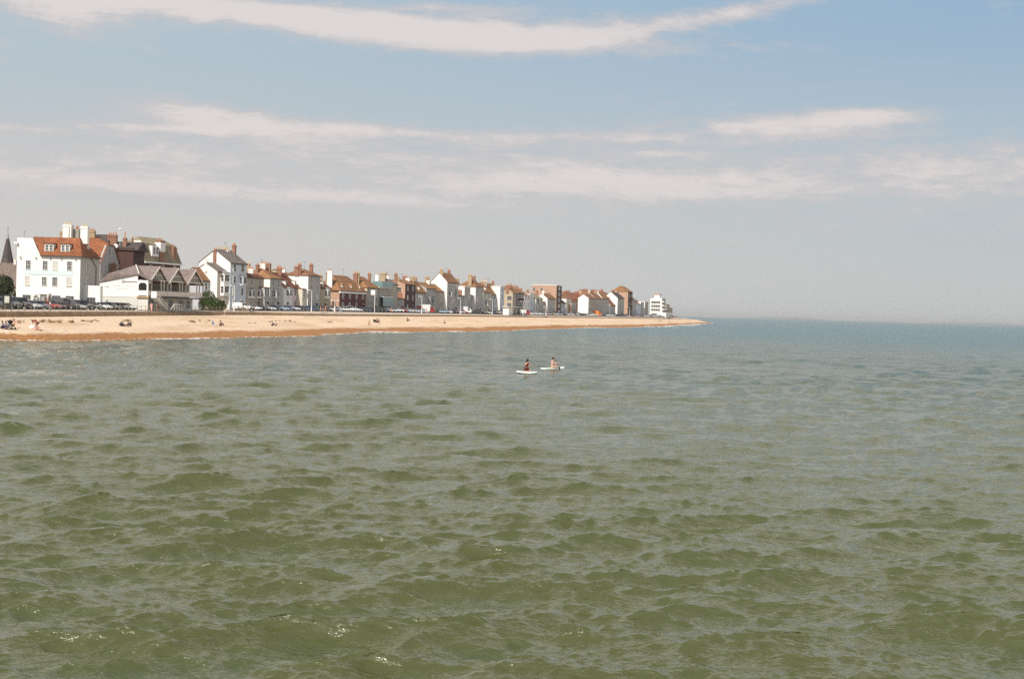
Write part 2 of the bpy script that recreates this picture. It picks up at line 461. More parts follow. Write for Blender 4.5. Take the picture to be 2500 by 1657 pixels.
# ---- sea
def sea_material():
    m, N, p = new_mat('sea_water')
    geo = N.n.new('ShaderNodeNewGeometry'); pos = geo.outputs['Position']
    big = N.noise(N.mapping(pos, (.012, .006, 1)), 1.0, 3, .5)
    colr = N.mix(N.smooth(big, .35, .65), (.074, .080, .020), (.062, .080, .030))
    # deeper, bluer water away from the shore
    sp = N.n.new('ShaderNodeSeparateXYZ'); N.l.new(pos, sp.inputs[0])
    deep = N.smooth(N.m('ADD', N.m('MULTIPLY', sp.outputs[1], .6), sp.outputs[0]), 10, 420)
    colr = N.mix(deep, colr, (.018, .098, .115))
    N.l.new(colr, p.inputs['Base Color'])
    dist = N.m('SQRT', N.m('ADD', N.m('MULTIPLY', sp.outputs[0], sp.outputs[0]), N.m('MULTIPLY', sp.outputs[1], sp.outputs[1])))
    N.l.new(N.smooth(dist, 50, 420, .08, .22), p.inputs['Roughness'])   # chop too small for the mesh far out
    p.inputs['IOR'].default_value = 1.85
    p.inputs['Specular IOR Level'].default_value = .5
    f1 = N.noise(N.mapping(pos, (.55, 1.7, 1), (0, 0, R(10))), 2.0, 4, .6, .35)
    f2 = N.noise(N.mapping(pos, (.5, 1.8, 1), (0, 0, R(-14))), 5.5, 3, .6, .4)
    f3 = N.noise(N.mapping(pos, (.30, .8, 1), (0, 0, R(-8))), .9, 5, .65, .4)
    f4 = N.noise(N.mapping(pos, (.055, .13, 1), (0, 0, R(6))), 1.0, 5, .7, .5)
    def ridge(v): return N.m('SUBTRACT', 1.0, N.m('MULTIPLY', N.m('ABSOLUTE', N.m('SUBTRACT', v, .5)), 2.0))
    f1 = ridge(f1); f2 = ridge(f2); f3 = N.m('ADD', N.m('MULTIPLY', f3, .5), N.m('MULTIPLY', ridge(f3), .5))
    far = N.smooth(dist, 50, 220)
    near = N.smooth(dist, 150, 500, 1, 0)
    b1 = N.n.new('ShaderNodeBump'); b1.inputs['Distance'].default_value = .045; N.l.new(near, b1.inputs['Strength'])
    N.l.new(f1, b1.inputs['Height'])
    b2 = N.n.new('ShaderNodeBump'); b2.inputs['Distance'].default_value = .012; N.l.new(near, b2.inputs['Strength'])
    N.l.new(f2, b2.inputs['Height']); N.l.new(b1.outputs[0], b2.inputs['Normal'])
    b3 = N.n.new('ShaderNodeBump'); b3.inputs['Distance'].default_value = .8; N.l.new(far, b3.inputs['Strength'])
    N.l.new(f3, b3.inputs['Height']); N.l.new(b2.outputs[0], b3.inputs['Normal'])
    b4 = N.n.new('ShaderNodeBump'); b4.inputs['Distance'].default_value = 2.8; N.l.new(far, b4.inputs['Strength'])
    N.l.new(f4, b4.inputs['Height']); N.l.new(b3.outputs[0], b4.inputs['Normal']); b3 = b4
    N.l.new(b3.outputs[0], p.inputs['Normal'])
    return m
m_sea = sea_material()
def make_sea():
    HF = CH * 1422.0
    dyv = np.arange(500, 6, -.55); d = HF / dyv
    d = np.concatenate([[6, 9, 12], d, [1500, 2000, 3000, 4500, 7000, 11000, 18000, 30000]])
    th = np.concatenate([np.linspace(-60, -24.2, 40), np.arange(-24, 24, .078), np.linspace(24.2, 60, 40)]) * math.pi / 180
    dr = np.gradient(d)
    X = (d[:, None] * np.tan(th)[None, :]).astype(np.float32); Y = np.repeat(d[:, None], len(th), 1).astype(np.float32)
    r = np.random.RandomState(11)
    ox = np.zeros_like(X); oy = np.zeros_like(X); oz = np.zeros_like(X)
    nw = 180
    lam = np.exp(r.uniform(math.log(.12), math.log(6.0), nw))
    ang = R(-74) + r.normal(0, R(27), nw)
    for k in range(nw):
        L = lam[k]; kk = 2 * math.pi / L
        # steepness per wave: flat over the octaves, a little less for the longest
        s = .037 * (1.1 if L < .45 else 1.0 if L < 1.5 else .85 if L < 3 else .6) * r.uniform(.6, 1.3)
        A = s / kk
        cx, cy = math.cos(ang[k]), math.sin(ang[k])
        att = np.clip((L / max(abs(cy), .15)) / (dr * 1.35) - .35, 0, 1)[:, None] * np.clip(L / (d * .0014 * 2.4) - .35, 0, 1)[:, None]
        rows = np.nonzero(att[:, 0] > 0)[0]
        if not len(rows): continue
        sl = slice(rows[0], rows[-1] + 1)
        ph = (kk * cx) * X[sl] + (kk * cy) * Y[sl] + np.float32(r.uniform(0, 6.28))
        sn = np.sin(ph); cs = np.cos(ph); a = (A * att[sl]).astype(np.float32)
        oz[sl] += a * cs; ox[sl] -= a * cx * sn * 1.05; oy[sl] -= a * cy * sn * 1.05
    # gusts: patches of rougher and smoother water
    g = 1 + .30 * np.sin(X * .09 + 1.3 * np.sin(Y * .041)) * np.sin(Y * .067 + .8 * np.sin(X * .05))
    calm = np.clip((X - water_x(Y.astype(float)).astype(np.float32)) / 10 + .25, .12, 1) if True else 1
    calm = np.where(Y < 1400, calm, 1).astype(np.float32)
    g = (g * calm).astype(np.float32)
    P = np.stack([X + ox * g, Y + oy * g, oz * g], 2)
    return P
sea = link('water', grid_mesh('water', make_sea(), [m_sea], True))
tag(sea, kind='structure')
# ------------------------------------------------------------------ building materials
WHITE = mat('white_paint', (.80, .79, .76), .75, .03, .5, .12)
CREAM = mat('cream_render', (.62, .56, .46), .85, .06, .5, .3)
TANW = mat('tan_render', (.45, .37, .26), .9, .08, .5, .3)
GREY_SHADE = mat('grey_shade_render', (.42, .41, .39), .9, .07, .5, .3)  # grey that also paints in the shade on white buildings' seaward walls
GREIGE = mat('greige_render', (.40, .365, .31), .9, .08, .5, .3)
BLUEW = mat('pale_blue_render', (.56, .62, .68), .8, .05, .5, .2)
PINKW = mat('pale_pink_render', (.66, .56, .55), .8, .05, .5, .2)
LILAC = mat('lilac_render', (.50, .50, .54), .8, .05, .5, .2)
BRICK_R = brick_mat('dark_red_brick', (.15, .035, .028), (.10, .022, .02), (.13, .07, .06))
BRICK_O = brick_mat('orange_brick', (.42, .24, .16), (.50, .31, .22), (.45, .35, .27))
BRICK_D = brick_mat('dark_brown_brick', (.085, .038, .03), (.06, .025, .022), (.10, .06, .05))  # dark brick; on seaward fronts it also paints in their shade
STONE = brick_mat('grey_flint', (.34, .32, .28), (.27, .26, .23), (.4, .38, .33))
TILE_R = tile_mat('red_clay_tile', (.33, .125, .06), (.21, .08, .04))
TILE_O = tile_mat('orange_clay_tile', (.36, .19, .09), (.24, .12, .06))
TILE_B = tile_mat('brown_clay_tile', (.22, .115, .065), (.30, .15, .075))
TILE_D = tile_mat('dark_clay_tile', (.12, .05, .035), (.20, .08, .045))
SLATE = tile_mat('grey_slate', (.15, .125, .115), (.21, .18, .165), .35)
SLATE_Y = tile_mat('lichened_slate', (.24, .20, .135), (.33, .28, .19), .35)
SLATE_D = tile_mat('dark_slate', (.07, .06, .058), (.11, .09, .085), .35)
POT = mat('clay_pot', (.50, .22, .10), .8, .1, 2)
POT_Y = mat('buff_pot', (.58, .44, .24), .8, .1, 2)
CH_BR = brick_mat('chimney_brick', (.24, .10, .065), (.32, .14, .08), (.3, .22, .17))
CH_TAN = brick_mat('buff_chimney_brick', (.40, .29, .17), (.33, .23, .13), (.4, .33, .25))
TRIM = mat('white_trim', (.82, .81, .78), .6, .02, 1)
GLASS = glass_mat('window_glass', (.045, .048, .052))
GLASS_T = glass_mat('teal_glass', (.16, .27, .27), .05)
BLIND = mat('drawn_blind', (.55, .52, .46), .8, .05, 1)
DARK = mat('dark_paint', (.025, .024, .024), .5, .1, 1)
GUTTER = mat('gutter', (.05, .045, .04), .6, .1, 1)
LEAD = mat('lead', (.28, .28, .29), .6, .1, 1)
TIMBER = mat('black_timber', (.03, .018, .015), .7, .2, 2)
ROOFM = {'red': TILE_R, 'orange': TILE_O, 'brown': TILE_B, 'dark': TILE_D, 'slate': SLATE, 'lichen': SLATE_Y, 'darkslate': SLATE_D}
WALLM = {'white': WHITE, 'cream': CREAM, 'tan': TANW, 'grey': GREY_SHADE, 'greige': GREIGE, 'blue': BLUEW, 'pink': PINKW, 'lilac': LILAC, 'redbrick': BRICK_R, 'orangebrick': BRICK_O, 'darkbrick': BRICK_D, 'stone': STONE, 'timber': TIMBER}

# ------------------------------------------------------------------ parts
_wm = {}
def window_meshes(w, h, nx=2, ny=2, frame=None):
    """frame with glazing bars in the x-z plane, centred below the head, facing -y; pane apart"""
    frame = frame or TRIM
    k = (round(w, 2), round(h, 2), nx, ny, frame.name)
    if k not in _wm:
        f = MB(); t = .075 if w > .7 else .05; b = .03
        f.box(-w / 2 - t, -w / 2, -.10, .02, -h / 2, h / 2); f.box(w / 2, w / 2 + t, -.10, .02, -h / 2, h / 2)
        f.box(-w / 2 - t, w / 2 + t, -.10, .02, h / 2, h / 2 + t); f.box(-w / 2 - t - .04, w / 2 + t + .04, -.17, .02, -h / 2 - t, -h / 2)
        for i in range(1, nx): x = -w / 2 + w * i / nx; f.box(x - b / 2, x + b / 2, -.055, .01, -h / 2, h / 2)
        for j in range(1, ny):
            z = -h / 2 + h * j / ny; bb = b if not (ny % 2 == 0 and j == ny // 2) else .055
            f.box(-w / 2, w / 2, -.062, .012, z - bb / 2, z + bb / 2)
        p = MB().add([(-w / 2, -.03, -h / 2), (w / 2, -.03, -h / 2), (w / 2, -.03, h / 2), (-w / 2, -.03, h / 2)], [(0, 1, 2, 3)])
        _wm[k] = (f.mesh('window_frame', frame), p.mesh('pane', GLASS), p.mesh('pane', BLIND))
    return _wm[k]
def window(parent, x, y, z, w, h, face='front', nx=2, ny=2, blind=False, frame=None, name='window'):
    """z: centre height. face front = looks to -y, side = looks to -x"""
    a, b, c_ = window_meshes(w, h, nx, ny, frame)
    rz = {'front': 0, 'side': -math.pi / 2, 'far': math.pi / 2, 'back': math.pi}[face] if isinstance(face, str) else face
    o = link(name, a, parent, (x, y, z), rz)
    link('pane', c_ if blind else b, o)
    return o
def chimney(parent, x, y, z0, z1, w=.9, d=.7, m=None, pots=3, potm=None, band=True, ph=.55, name='chimney'):
    m = m or CH_BR; potm = potm or POT
    b = MB().box(x - w / 2, x + w / 2, y - d / 2, y + d / 2, z0, z1)
    if band: b.box(x - w / 2 - .07, x + w / 2 + .07, y - d / 2 - .07, y + d / 2 + .07, z1 - .35, z1 - .15); b.box(x - w / 2 - .04, x + w / 2 + .04, y - d / 2 - .04, y + d / 2 + .04, z1, z1 + .08)
    o = b.build(name, m, parent)
    long_y = d > w
    for k in range(pots):
        f = (k + .5) / pots - .5
        px_, py_ = (x, y + f * d) if long_y else (x + f * w, y)
        q = MB().tube((px_, py_, z1 + .08), (px_, py_, z1 + .08 + ph * rnd.uniform(.8, 1.15)), .14, .11, 8)
        q.build('chimney_pot', potm, o)
    return o
def roof_mesh(kind, L, D, ze, zr, ov=.3, hip=None, rx0=None, rx1=None, mi=0):
    """closed roof solid, ridge along x (gable, hip) or along y (xgable)"""
    t = .16
    b = MB()
    if kind == 'gable':
        s = (zr - ze) / (D / 2); zo = ze - s * ov
        A = [(-.12, -ov, zo), (-.12, D / 2, zr), (-.12, D + ov, zo), (-.12, D + ov, zo + t), (-.12, D / 2, zr + t * 1.3), (-.12, -ov, zo + t)]
        b.prism(A, (L + .12, 0, 0))
    elif kind == 'xgable':
        s = (zr - ze) / (L / 2); zo = ze - s * ov
        A = [(-ov, -.25, zo), (L / 2, -.25, zr), (L + ov, -.25, zo), (L + ov, -.25, zo + t), (L / 2, -.25, zr + t * 1.3), (-ov, -.25, zo + t)]
        b.prism(A, (0, D + .25, 0))
    elif kind == 'hip':
        h = hip if hip is not None else min(L, D) / 2
        x0, x1 = (h, L - h)
        if x0 > x1: x0 = x1 = L / 2
        if rx0 is not None: x0 = rx0
        if rx1 is not None: x1 = rx1
        o = ov
        V_ = [(-o, -o, ze - .05), (L + o, -o, ze - .05), (L + o, D + o, ze - .05), (-o, D + o, ze - .05),
              (-o, -o, ze + .08), (L + o, -o, ze + .08), (L + o, D + o, ze + .08), (-o, D + o, ze + .08), (x0, D / 2, zr), (x1, D / 2, zr)]
        b.add(V_, [(0, 3, 2, 1), (0, 1, 5, 4), (1, 2, 6, 5), (2, 3, 7, 6), (3, 0, 4, 7), (4, 5, 9, 8), (6, 7, 8, 9), (5, 6, 9), (7, 4, 8)])
    elif kind == 'mansard':
        i = min(D, L) * .2; zm = ze + (zr - ze) * .72
        lo = [(-ov, -ov, ze), (L + ov, -ov, ze), (L + ov, D + ov, ze), (-ov, D + ov, ze)]
        md = [(i * .6, i * .6, zm), (L - i * .6, i * .6, zm), (L - i * .6, D - i * .6, zm), (i * .6, D - i * .6, zm)]
        tp = [(D * .4, D / 2, zr), (L - D * .4, D / 2, zr)] if L > D * .85 else [(L / 2 - .1, D / 2, zr), (L / 2 + .1, D / 2, zr)]
        b.add(lo + md + tp, [(3, 2, 1, 0)] + [(k, (k + 1) % 4, (k + 1) % 4 + 4, k + 4) for k in range(4)] + [(4, 5, 9, 8), (5, 6, 9), (6, 7, 8, 9), (7, 4, 8)])
    elif kind == 'flat':
        b.box(-.12, L + .12, -.12, D + .12, ze, ze + max(.25, zr - ze))
    elif kind == 'mono':
        b.prism([(-.1, -.2, ze), (-.1, D, zr), (-.1, D, zr + t), (-.1, -.2, ze + t)], (L + .2, 0, 0))
    return b
def wall_mesh(kind, L, D, ze, zr, z0=-1.0):
    b = MB().box(0, L, 0, D, z0, ze)
    if kind == 'gable':
        b.prism([(0, 0, ze), (0, D / 2, zr), (0, D, ze)], (.3, 0, 0)); b.prism([(L - .3, 0, ze), (L - .3, D / 2, zr), (L - .3, D, ze)], (.3, 0, 0))
    if kind == 'xgable':
        b.prism([(0, .3, ze), (L, .3, ze), (L / 2, .3, zr)], (0, -.3, 0))
    return b
def wall_part(root, kind, L, D, ze, zr, front, side, z0=-1.0):
    """one wall object; the side elevations may be faced differently; grey and dark fronts beside them paint in shade"""
    b = wall_mesh(kind, L, D, ze, zr, z0)
    me = b.mesh('wall', [front, side])
    for p in me.polygons:
        if abs(p.normal.x) > .7: p.material_index = 1
    return link('wall', me, root)
def dormer(parent, x, z, w=1.2, h=1.3, y0=.5, depth=2.2, roofm=None, kind='flat', cheek=None, face=0.0):
    cheek = cheek or TRIM
    b = MB().box(x - w / 2, x + w / 2, y0, y0 + depth, z - .2, z + h)
    o = b.build('dormer', cheek, parent)
    if kind == 'flat':
        MB().box(x - w / 2 - .12, x + w / 2 + .12, y0 - .15, y0 + depth, z + h, z + h + .12).build('dormer_roof', LEAD, o)
    else:
        MB().prism([(x - w / 2 - .15, y0 - .15, z + h), (x + w / 2 + .15, y0 - .15, z + h), (x, y0 - .15, z + h + w * .45)], (0, depth, 0)).build('dormer_roof', roofm or TILE_R, o)
    window(o, x, y0, z + h * .48, w * .72, h * .78, 'front', 2, 2)
    return o
def bay(root, x, z0, z1, w=2.2, proj=.8, m=None, nz=1, roofm=None, win_h=1.5, base=True):
    """canted bay: splayed cheeks, a window in each face; x: centre"""
    m = m or TRIM; c_ = proj * .6
    poly = [(x - w / 2, 0), (x - w / 2 + c_, -proj), (x + w / 2 - c_, -proj), (x + w / 2, 0)]
    b = MB(); n = 4
    vs = [(*p, z0) for p in poly] + [(*p, z1) for p in poly]
    b.add(vs, [(0, 1, 5, 4), (1, 2, 6, 5), (2, 3, 7, 6), (3, 2, 1, 0), (4, 5, 6, 7)])
    o = b.build('bay', m, root)
    tp = [(x - w / 2 - .15, 0), (x - w / 2 + c_ - .1, -proj - .2), (x + w / 2 - c_ + .1, -proj - .2), (x + w / 2 + .15, 0)]
    rb = MB().add([(*p, z1) for p in tp] + [(*p, z1 + .12) for p in tp] + [(x - w * .3, 0, z1 + .5), (x + w * .3, 0, z1 + .5)],
                  [(3, 2, 1, 0), (0, 1, 5, 4), (1, 2, 6, 5), (2, 3, 7, 6), (4, 5, 8), (5, 6, 9, 8), (6, 7, 9)])
    rb.build('bay_roof', roofm or LEAD, o)
    st = (z1 - z0) / nz
    for k in range(nz):
        zc = z0 + st * k + st * .56
        wh = min(win_h, st * .66)
        window(o, x, -proj, zc, (w - 2 * c_) * .8, wh, 'front', 2, 2)
        sl = math.hypot(c_, proj); an = math.atan2(proj, c_)
        window(o, x - w / 2 + c_ / 2, -proj / 2, zc, sl * .62, wh, -an, 1, 2)
        window(o, x + w / 2 - c_ / 2, -proj / 2, zc, sl * .62, wh, an, 1, 2)
    return o

def frame_at(px0, px1, off):
    """local frame of a frontage: near corner, far corner"""
    a = Vector(line_at(px0, off)); b = Vector(line_at(px1, off))
    d = b - a
    return a, d.length, math.atan2(d.y, d.x)
GL = {}
def house(label, px0, px1, ye, yr, roof='gable', rm='brown', front='white', side=None, D=9.0, off=16.5, rows=3, cols=2, bays=(), dorm=0, chim=(), side_w=(), name='house', cat='house', gz_=None,
          ww=1.1, wh=1.65, door=True, dkind='flat', nx=2, ny=2, hip=None, zfirst=None, extra=None, ov=.3, parapet=False, dx=(), ystep=None):
    a, L, rot = frame_at(px0, px1, off)
    L -= .04
    if px0 > 1000: ww *= 1.25; wh *= 1.15
    Yc = a.y
    g = gz_ if gz_ is not None else ground_z(Yc) + .1
    ze = z_of(px0, ye, Yc) - g
    # the ridge stands back from the front
    ridge_xy = Vector((a.x, a.y)) + Vector((math.cos(rot), math.sin(rot))) * (L * .4) + Vector((-math.sin(rot), math.cos(rot))) * (D / 2)
    zr = z_of(px_of(*ridge_xy), yr, ridge_xy.y) - g
    zr = max(zr, ze + .3)
    root = empty(name, (a.x, a.y, g), rot, label, cat, 'terraced houses along the seafront' if name == 'house' else None)
    F, S = WALLM[front], WALLM[side or front]
    wall_part(root, roof, L, D, ze, zr if roof in ('gable', 'xgable') else ze, F, S)
    R_ = ROOFM.get(rm, TILE_B)
    if roof == 'flat':
        MB().box(-.12, L + .12, -.12, D + .12, ze, ze + .3).build('parapet', TRIM, root)
    else:
        roof_mesh(roof, L, D, ze, zr, ov, hip).build('roof', R_, root)
        MB().box(0, L, -ov - .1, -ov + .03, ze - (zr - ze) / (D / 2) * ov * (roof == 'gable') - .14, ze - (zr - ze) / (D / 2) * ov * (roof == 'gable') + .0).build('gutter', GUTTER if front != 'white' else TRIM, root)
    st = ze / rows
    for r_ in range(rows):
        for c_ in range(cols):
            x = L * (c_ + .5) / cols
            z = st * r_ + st * .56
            if any(abs(x - bx * L) < bw_ * .55 and bz0 <= r_ < bz1 for bx, bz0, bz1, bw_ in bays): continue
            if r_ == 0 and door and c_ == cols - 1:
                d = MB().box(x - .55, x + .55, -.06, .03, 0, 2.15).build('door', DARK if rnd.random() < .5 else BRICK_R, root)
                MB().box(x - .7, x + .7, -.3, .03, 2.3, 2.42).build('door_hood', TRIM, root)
                continue
            window(root, x, 0, z, ww, min(wh, st * .6), 'front', nx, ny, rnd.random() < .18)
    for bx, bz0, bz1, bw_ in bays:
        bay(root, bx * L, st * bz0 + (.25 if bz0 else 0), st * bz1 - .35, bw_, .75, F if front in ('white', 'blue', 'grey') else TRIM, bz1 - bz0)
    for k in range(dorm):
        x = L * (k + .5) / dorm
        s = (zr - ze) / (D / 2)
        dormer(root, x, ze + .45, 1.2, 1.25, .45 / max(s, .5) + .1, 1.6 / max(s, .5) + .8, R_, dkind)
    for (cpx, cy, h_, w_, kind) in chim:
        # position along the ridge given by its column in the view, top given by its row
        x = np.interp(cpx, [px0, px1], [0, L]) if not isinstance(cpx, str) else 0
        y = D * cy
        wp = Vector((a.x, a.y)) + Vector((math.cos(rot), math.sin(rot))) * x + Vector((-math.sin(rot), math.cos(rot))) * y
        zt = z_of(cpx, h_, wp.y) - g - .5
        m_, pm = {'r': (CH_BR, POT), 't': (CH_TAN, POT_Y), 'w': (WHITE, POT_Y), 'd': (BRICK_D, POT)}[kind]
        zb = ze - .2
        if zt < zb + .8: zt = zb + 1.6
        w_ *= .62
        chimney(root, x, y, zb, zt, max(.6, w_ * .55), w_, m_, max(1, int(w_ / .42)), pm, ph=.6)
    if L > 4 and name == 'house' and roof != 'flat':
        cr_ = random.Random(int(px0 * 7))
        for fx_ in ((.03, .97) if L > 9 else (.97,)):
            m_, pm_ = cr_.choice([(CH_BR, POT), (CH_TAN, POT_Y), (CH_BR, POT), (WHITE, POT)])
            chimney(root, fx_ * L, D * cr_.choice((.4, .6)), ze, zr + cr_.uniform(.5, 1.4), .6, cr_.uniform(.8, 1.5), m_, 3, pm_, ph=.6)
        if cr_.random() < .5: MB().tube((L * .6, D / 2, zr), (L * .6, D / 2, zr + 2.2), .03).tube((L * .6, D / 2 - .6, zr + 2.1), (L * .6, D / 2 + .6, zr + 2.1), .025).tube((L * .6, D / 2 - .4, zr + 1.8), (L * .6, D / 2 + .4, zr + 1.8), .02).build('aerial', GUTTER, root)
    for (fy, z, w_, h_) in side_w:
        window(root, 0, D * fy, z if z > 0 else ze + z, w_, h_, 'side', 2, 2)
    GL[label] = (root, L, D, ze, zr)
    return root, L, D, ze, zr
# ------------------------------------------------------------------ the terrace, near to far
H = house
# small house tucked behind the terrace bar
H('lilac two-storey cottage with a brown roof, half hidden behind the round green bushes', 490, 527, 683, 655, 'gable', 'brown', 'lilac', D=6, rows=2, cols=2, off=20)
r, L, D, ze, zr = H('cream house with two tall stacked window bays beside the tall white gabled house', 527, 558, 662, 643, 'gable', 'slate', 'cream', 'white', D=7, rows=3, cols=1, off=17.5, bays=((.55, 1, 3, 3.0),), chim=((500, .5, 633, 1.2, 'w'),))
r, L, D, ze, zr = H('tall white gabled house with pale blue front, three storeys, the biggest house of the terrace', 558.5, 598, 641, 611, 'gable', 'slate', 'blue', 'white', D=9.5, rows=4, cols=2, off=16.5, bays=((.75, 2, 3, 2.6),), ww=1.0, wh=1.7,
      chim=((514, .5, 607, 1.4, 'r'), (585, .5, 608, 2.8, 'w')), door=True)
for i in range(5): MB().tube((L * .15 + i * 1.0, D / 2, zr), (L * .15 + i * 1.0, D / 2, zr + 1.0), .17, .13, 8).build('chimney_pot', POT_Y, r)
H('greige terrace house with two white oriel bays and a low dark roof', 599, 641, 677, 664, 'mansard', 'dark', 'greige', D=9, rows=3, cols=2, off=16.5, bays=((.25, 1, 2, 2.5), (.74, 1, 2, 2.5)), wh=1.2, chim=((602, .45, 642, 1.8, 'd'),))
H('pale grey house with a broad orange hipped roof and white sunlit flank', 656, 684, 679, 653, 'hip', 'orange', 'grey', 'white', D=9, rows=3, cols=2, off=17, bays=((.45, 1, 2, 2.6),), hip=4.5, chim=((632, .9, 641, 1.6, 't'), (640, .7, 641, 1.2, 't'), (662, .5, 643, 1.2, 'r')))
H('narrow pink-trimmed house under the steep brown roof, first of the pair with dormers', 690, 711, 701, 666, 'gable', 'dark', 'white', D=9.5, rows=2, cols=1, off=17, bays=((.5, 1, 2, 2.6),), dorm=1, chim=((690, .5, 641, 2.4, 'r'),))
H('pale pink house under the steep brown roof, second of the pair with dormers', 711.3, 735, 701, 667, 'gable', 'dark', 'pink', D=9.5, rows=2, cols=2, off=17, dorm=1)
H('tall white corner house with shaded grey front and brown hipped roof, left of the brick mansion', 749, 779, 672, 656, 'hip', 'brown', 'grey', 'white', D=7, rows=4, cols=2, off=14.5, hip=4, chim=((742, .5, 648, 2.0, 'r'),), wh=1.5)
H('low cream house with white bay and one dormer, beside the dark red brick mansion', 780, 805, 702, 680, 'gable', 'dark', 'tan', D=8, rows=2, cols=1, off=15, bays=((.55, 1, 2, 2.8),), dorm=1, chim=((789, .5, 660, 1.4, 'w'),))
r, L, D, ze, zr = H('dark red brick mansion with tall white sashes and three white dormers', 826, 891, 709, 672, 'hip', 'orange', 'redbrick', 'orangebrick', D=8.5, rows=2, cols=4, off=15, wh=2.4, ww=1.5, dorm=3, hip=6.0, nx=3, ny=4, dkind='gable',
      chim=((812, .8, 675, 1.4, 't'), (830, .5, 663, 2.2, 't'), (863, .5, 672, 1.6, 'r')), ov=.5)
MB().box(-.3, L + .3, -.42, 0, ze - .75, ze - .15).build('cornice', TRIM, r)
H('grey concrete house with balcony and steep orange roof beside the teal glass house', 893, 922, 702, 675, 'hip', 'orange', 'stone', 'cream', D=8, rows=3, cols=2, off=14.5, ww=1.6, chim=((900, .5, 665, 1.2, 'r'), (906, .4, 678, 1.0, 'r')))
r, L, D, ze, zr = H('modern house faced in teal glass with a roof terrace', 922.5, 950, 703, 702, 'flat', 'slate', 'stone', 'tan', D=6, rows=3, cols=1, off=14.5, door=False)
MB().box(L * .05, L * .97, -1.3, -1.22, 1.8, ze * .62).build('glass_screen', GLASS_T, r)
MB().box(L * .05, L * .97, -1.3, 0, ze * .62, ze * .62 + .2).build('balcony_floor', TRIM, r)
MB().box(L * .03, L * .97, -1.0, D * .4, ze + .3, ze + 2.2).build('roof_room', GLASS_T, r)
H('grey rendered tower house with slate pyramid roof and two buff chimneys', 950.5, 968, 694, 679, 'hip', 'slate', 'greige', 'tan', D=6, rows=3, cols=1, off=15, hip=3, chim=((939, .8, 669, 1.8, 'w'), (952, .5, 665, 3.0, 't')), ww=.7)
H('dark brick house with pale stone ground floor and orange tiled roof', 986, 1011, 693, 683, 'gable', 'orange', 'darkbrick', 'orangebrick', D=7, rows=3, cols=2, off=15, chim=((972, .5, 666, 1.6, 'r'),), side_w=((.3, 7.6, 1.3, 1.9), (.3, 4.6, 1.3, 1.9)))
H('low grey house with one white dormer in its orange roof', 1011.5, 1037, 712, 686, 'gable', 'orange', 'grey', D=7, rows=2, cols=3, off=15, dorm=1, chim=((1026, .5, 674, 2.2, 't'),))
H('grey cottage with two pale bay windows under an orange roof', 1038, 1060, 703, 690, 'gable', 'orange', 'grey', D=7, rows=3, cols=2, off=15, bays=((.28, 1, 2, 2.8), (.75, 1, 2, 2.8)))
H('stone-coloured house with arched bay and deep orange eaves', 1060.5, 1088, 710, 694, 'gable', 'orange', 'greige', 'tan', D=7, rows=3, cols=3, off=15, chim=((1056, .5, 674, 2.4, 't'),))
r, L, D, ze, zr = H('tall white gabled house with three round attic windows', 1088.5, 1116, 688, 667, 'gable', 'brown', 'grey', 'white', D=6.5, rows=4, cols=3, off=13.5, bays=((.3, 2, 3, 2.6), (.78, 2, 3, 2.6)), chim=((1100, .5, 667, 1.6, 'r'),))
for k in range(3): MB().tube((L * (.22 + k * .28), -.02, ze - .7), (L * (.22 + k * .28), -.1, ze - .7), .55, .55, 14).build('round_window', TRIM, r)
H('narrow grey house with paired dormers behind a white gable wall', 1131, 1145, 700, 689, 'flat', 'slate', 'grey', 'white', D=7, rows=4, cols=2, off=15, chim=((1133, .5, 678, 2.0, 't'),))
H('grey three-storey house with steep orange hipped roof and white flank', 1158, 1176, 700, 679, 'hip', 'brown', 'grey', 'white', D=6.5, rows=3, cols=2, off=14, hip=4, chim=((1160, .4, 682, 1.8, 'r'),))
H('low white house with a dark oriel and slate hood', 1176.5, 1195, 712, 692, 'gable', 'orange', 'cream', 'white', D=7, rows=3, cols=2, off=15, bays=((.5, 1, 2, 3.2),), chim=((1190, .5, 686, 1.6, 't'),), dorm=1)
H('pale grey house with long orange-brown roof left of the thin white tower house', 1195.5, 1216, 717, 692, 'gable', 'orange', 'grey', 'white', D=7, rows=3, cols=2, off=15.5)
H('thin tall white tower house with a narrow strip of windows', 1218, 1228, 700, 699, 'flat', 'slate', 'blue', 'white', D=4, rows=4, cols=1, off=13.5, wh=1.8)
H('tan house with a tall white two-storey bay, behind the promenade shelter', 1249, 1259, 714, 703, 'gable', 'brown', 'greige', 'tan', D=5, rows=3, cols=1, off=14.5, chim=((1233, .5, 695, 2.2, 'r'), (1255, .5, 694, 2.2, 'r')), side_w=((.3, 7.2, 2.0, 1.6), (.3, 4.2, 2.0, 1.6)))
H('black timbered house with white windows behind the promenade shelter', 1260, 1277, 714, 706, 'gable', 'brown', 'timber', 'greige', D=6, rows=3, cols=4, off=14, chim=((1262, .5, 696, 1.8, 'r'),), wh=2.0)
H('white house with brown roof between the timbered house and the brick flats', 1277.5, 1290, 721, 714, 'gable', 'brown', 'white', 'white', D=7, rows=3, cols=2, off=15, chim=((1284, .5, 703, 3.0, 'r'),))
H('pale blue narrow house in front of the brick flats', 1290.5, 1300, 719, 716, 'flat', 'slate', 'blue', 'white', D=6, rows=3, cols=1, off=15)
H('grey house with white corner turret bay in front of the brick flats', 1306, 1322, 729, 714, 'hip', 'lichen', 'grey', 'white', D=7, rows=3, cols=2, off=14, hip=5, bays=((.4, 2, 3, 3.2),))
H('white gabled house with porthole, just left of the brick flats\' dark end', 1334, 1354, 728, 717, 'gable', 'brown', 'grey', 'white', D=6, rows=3, cols=2, off=14)
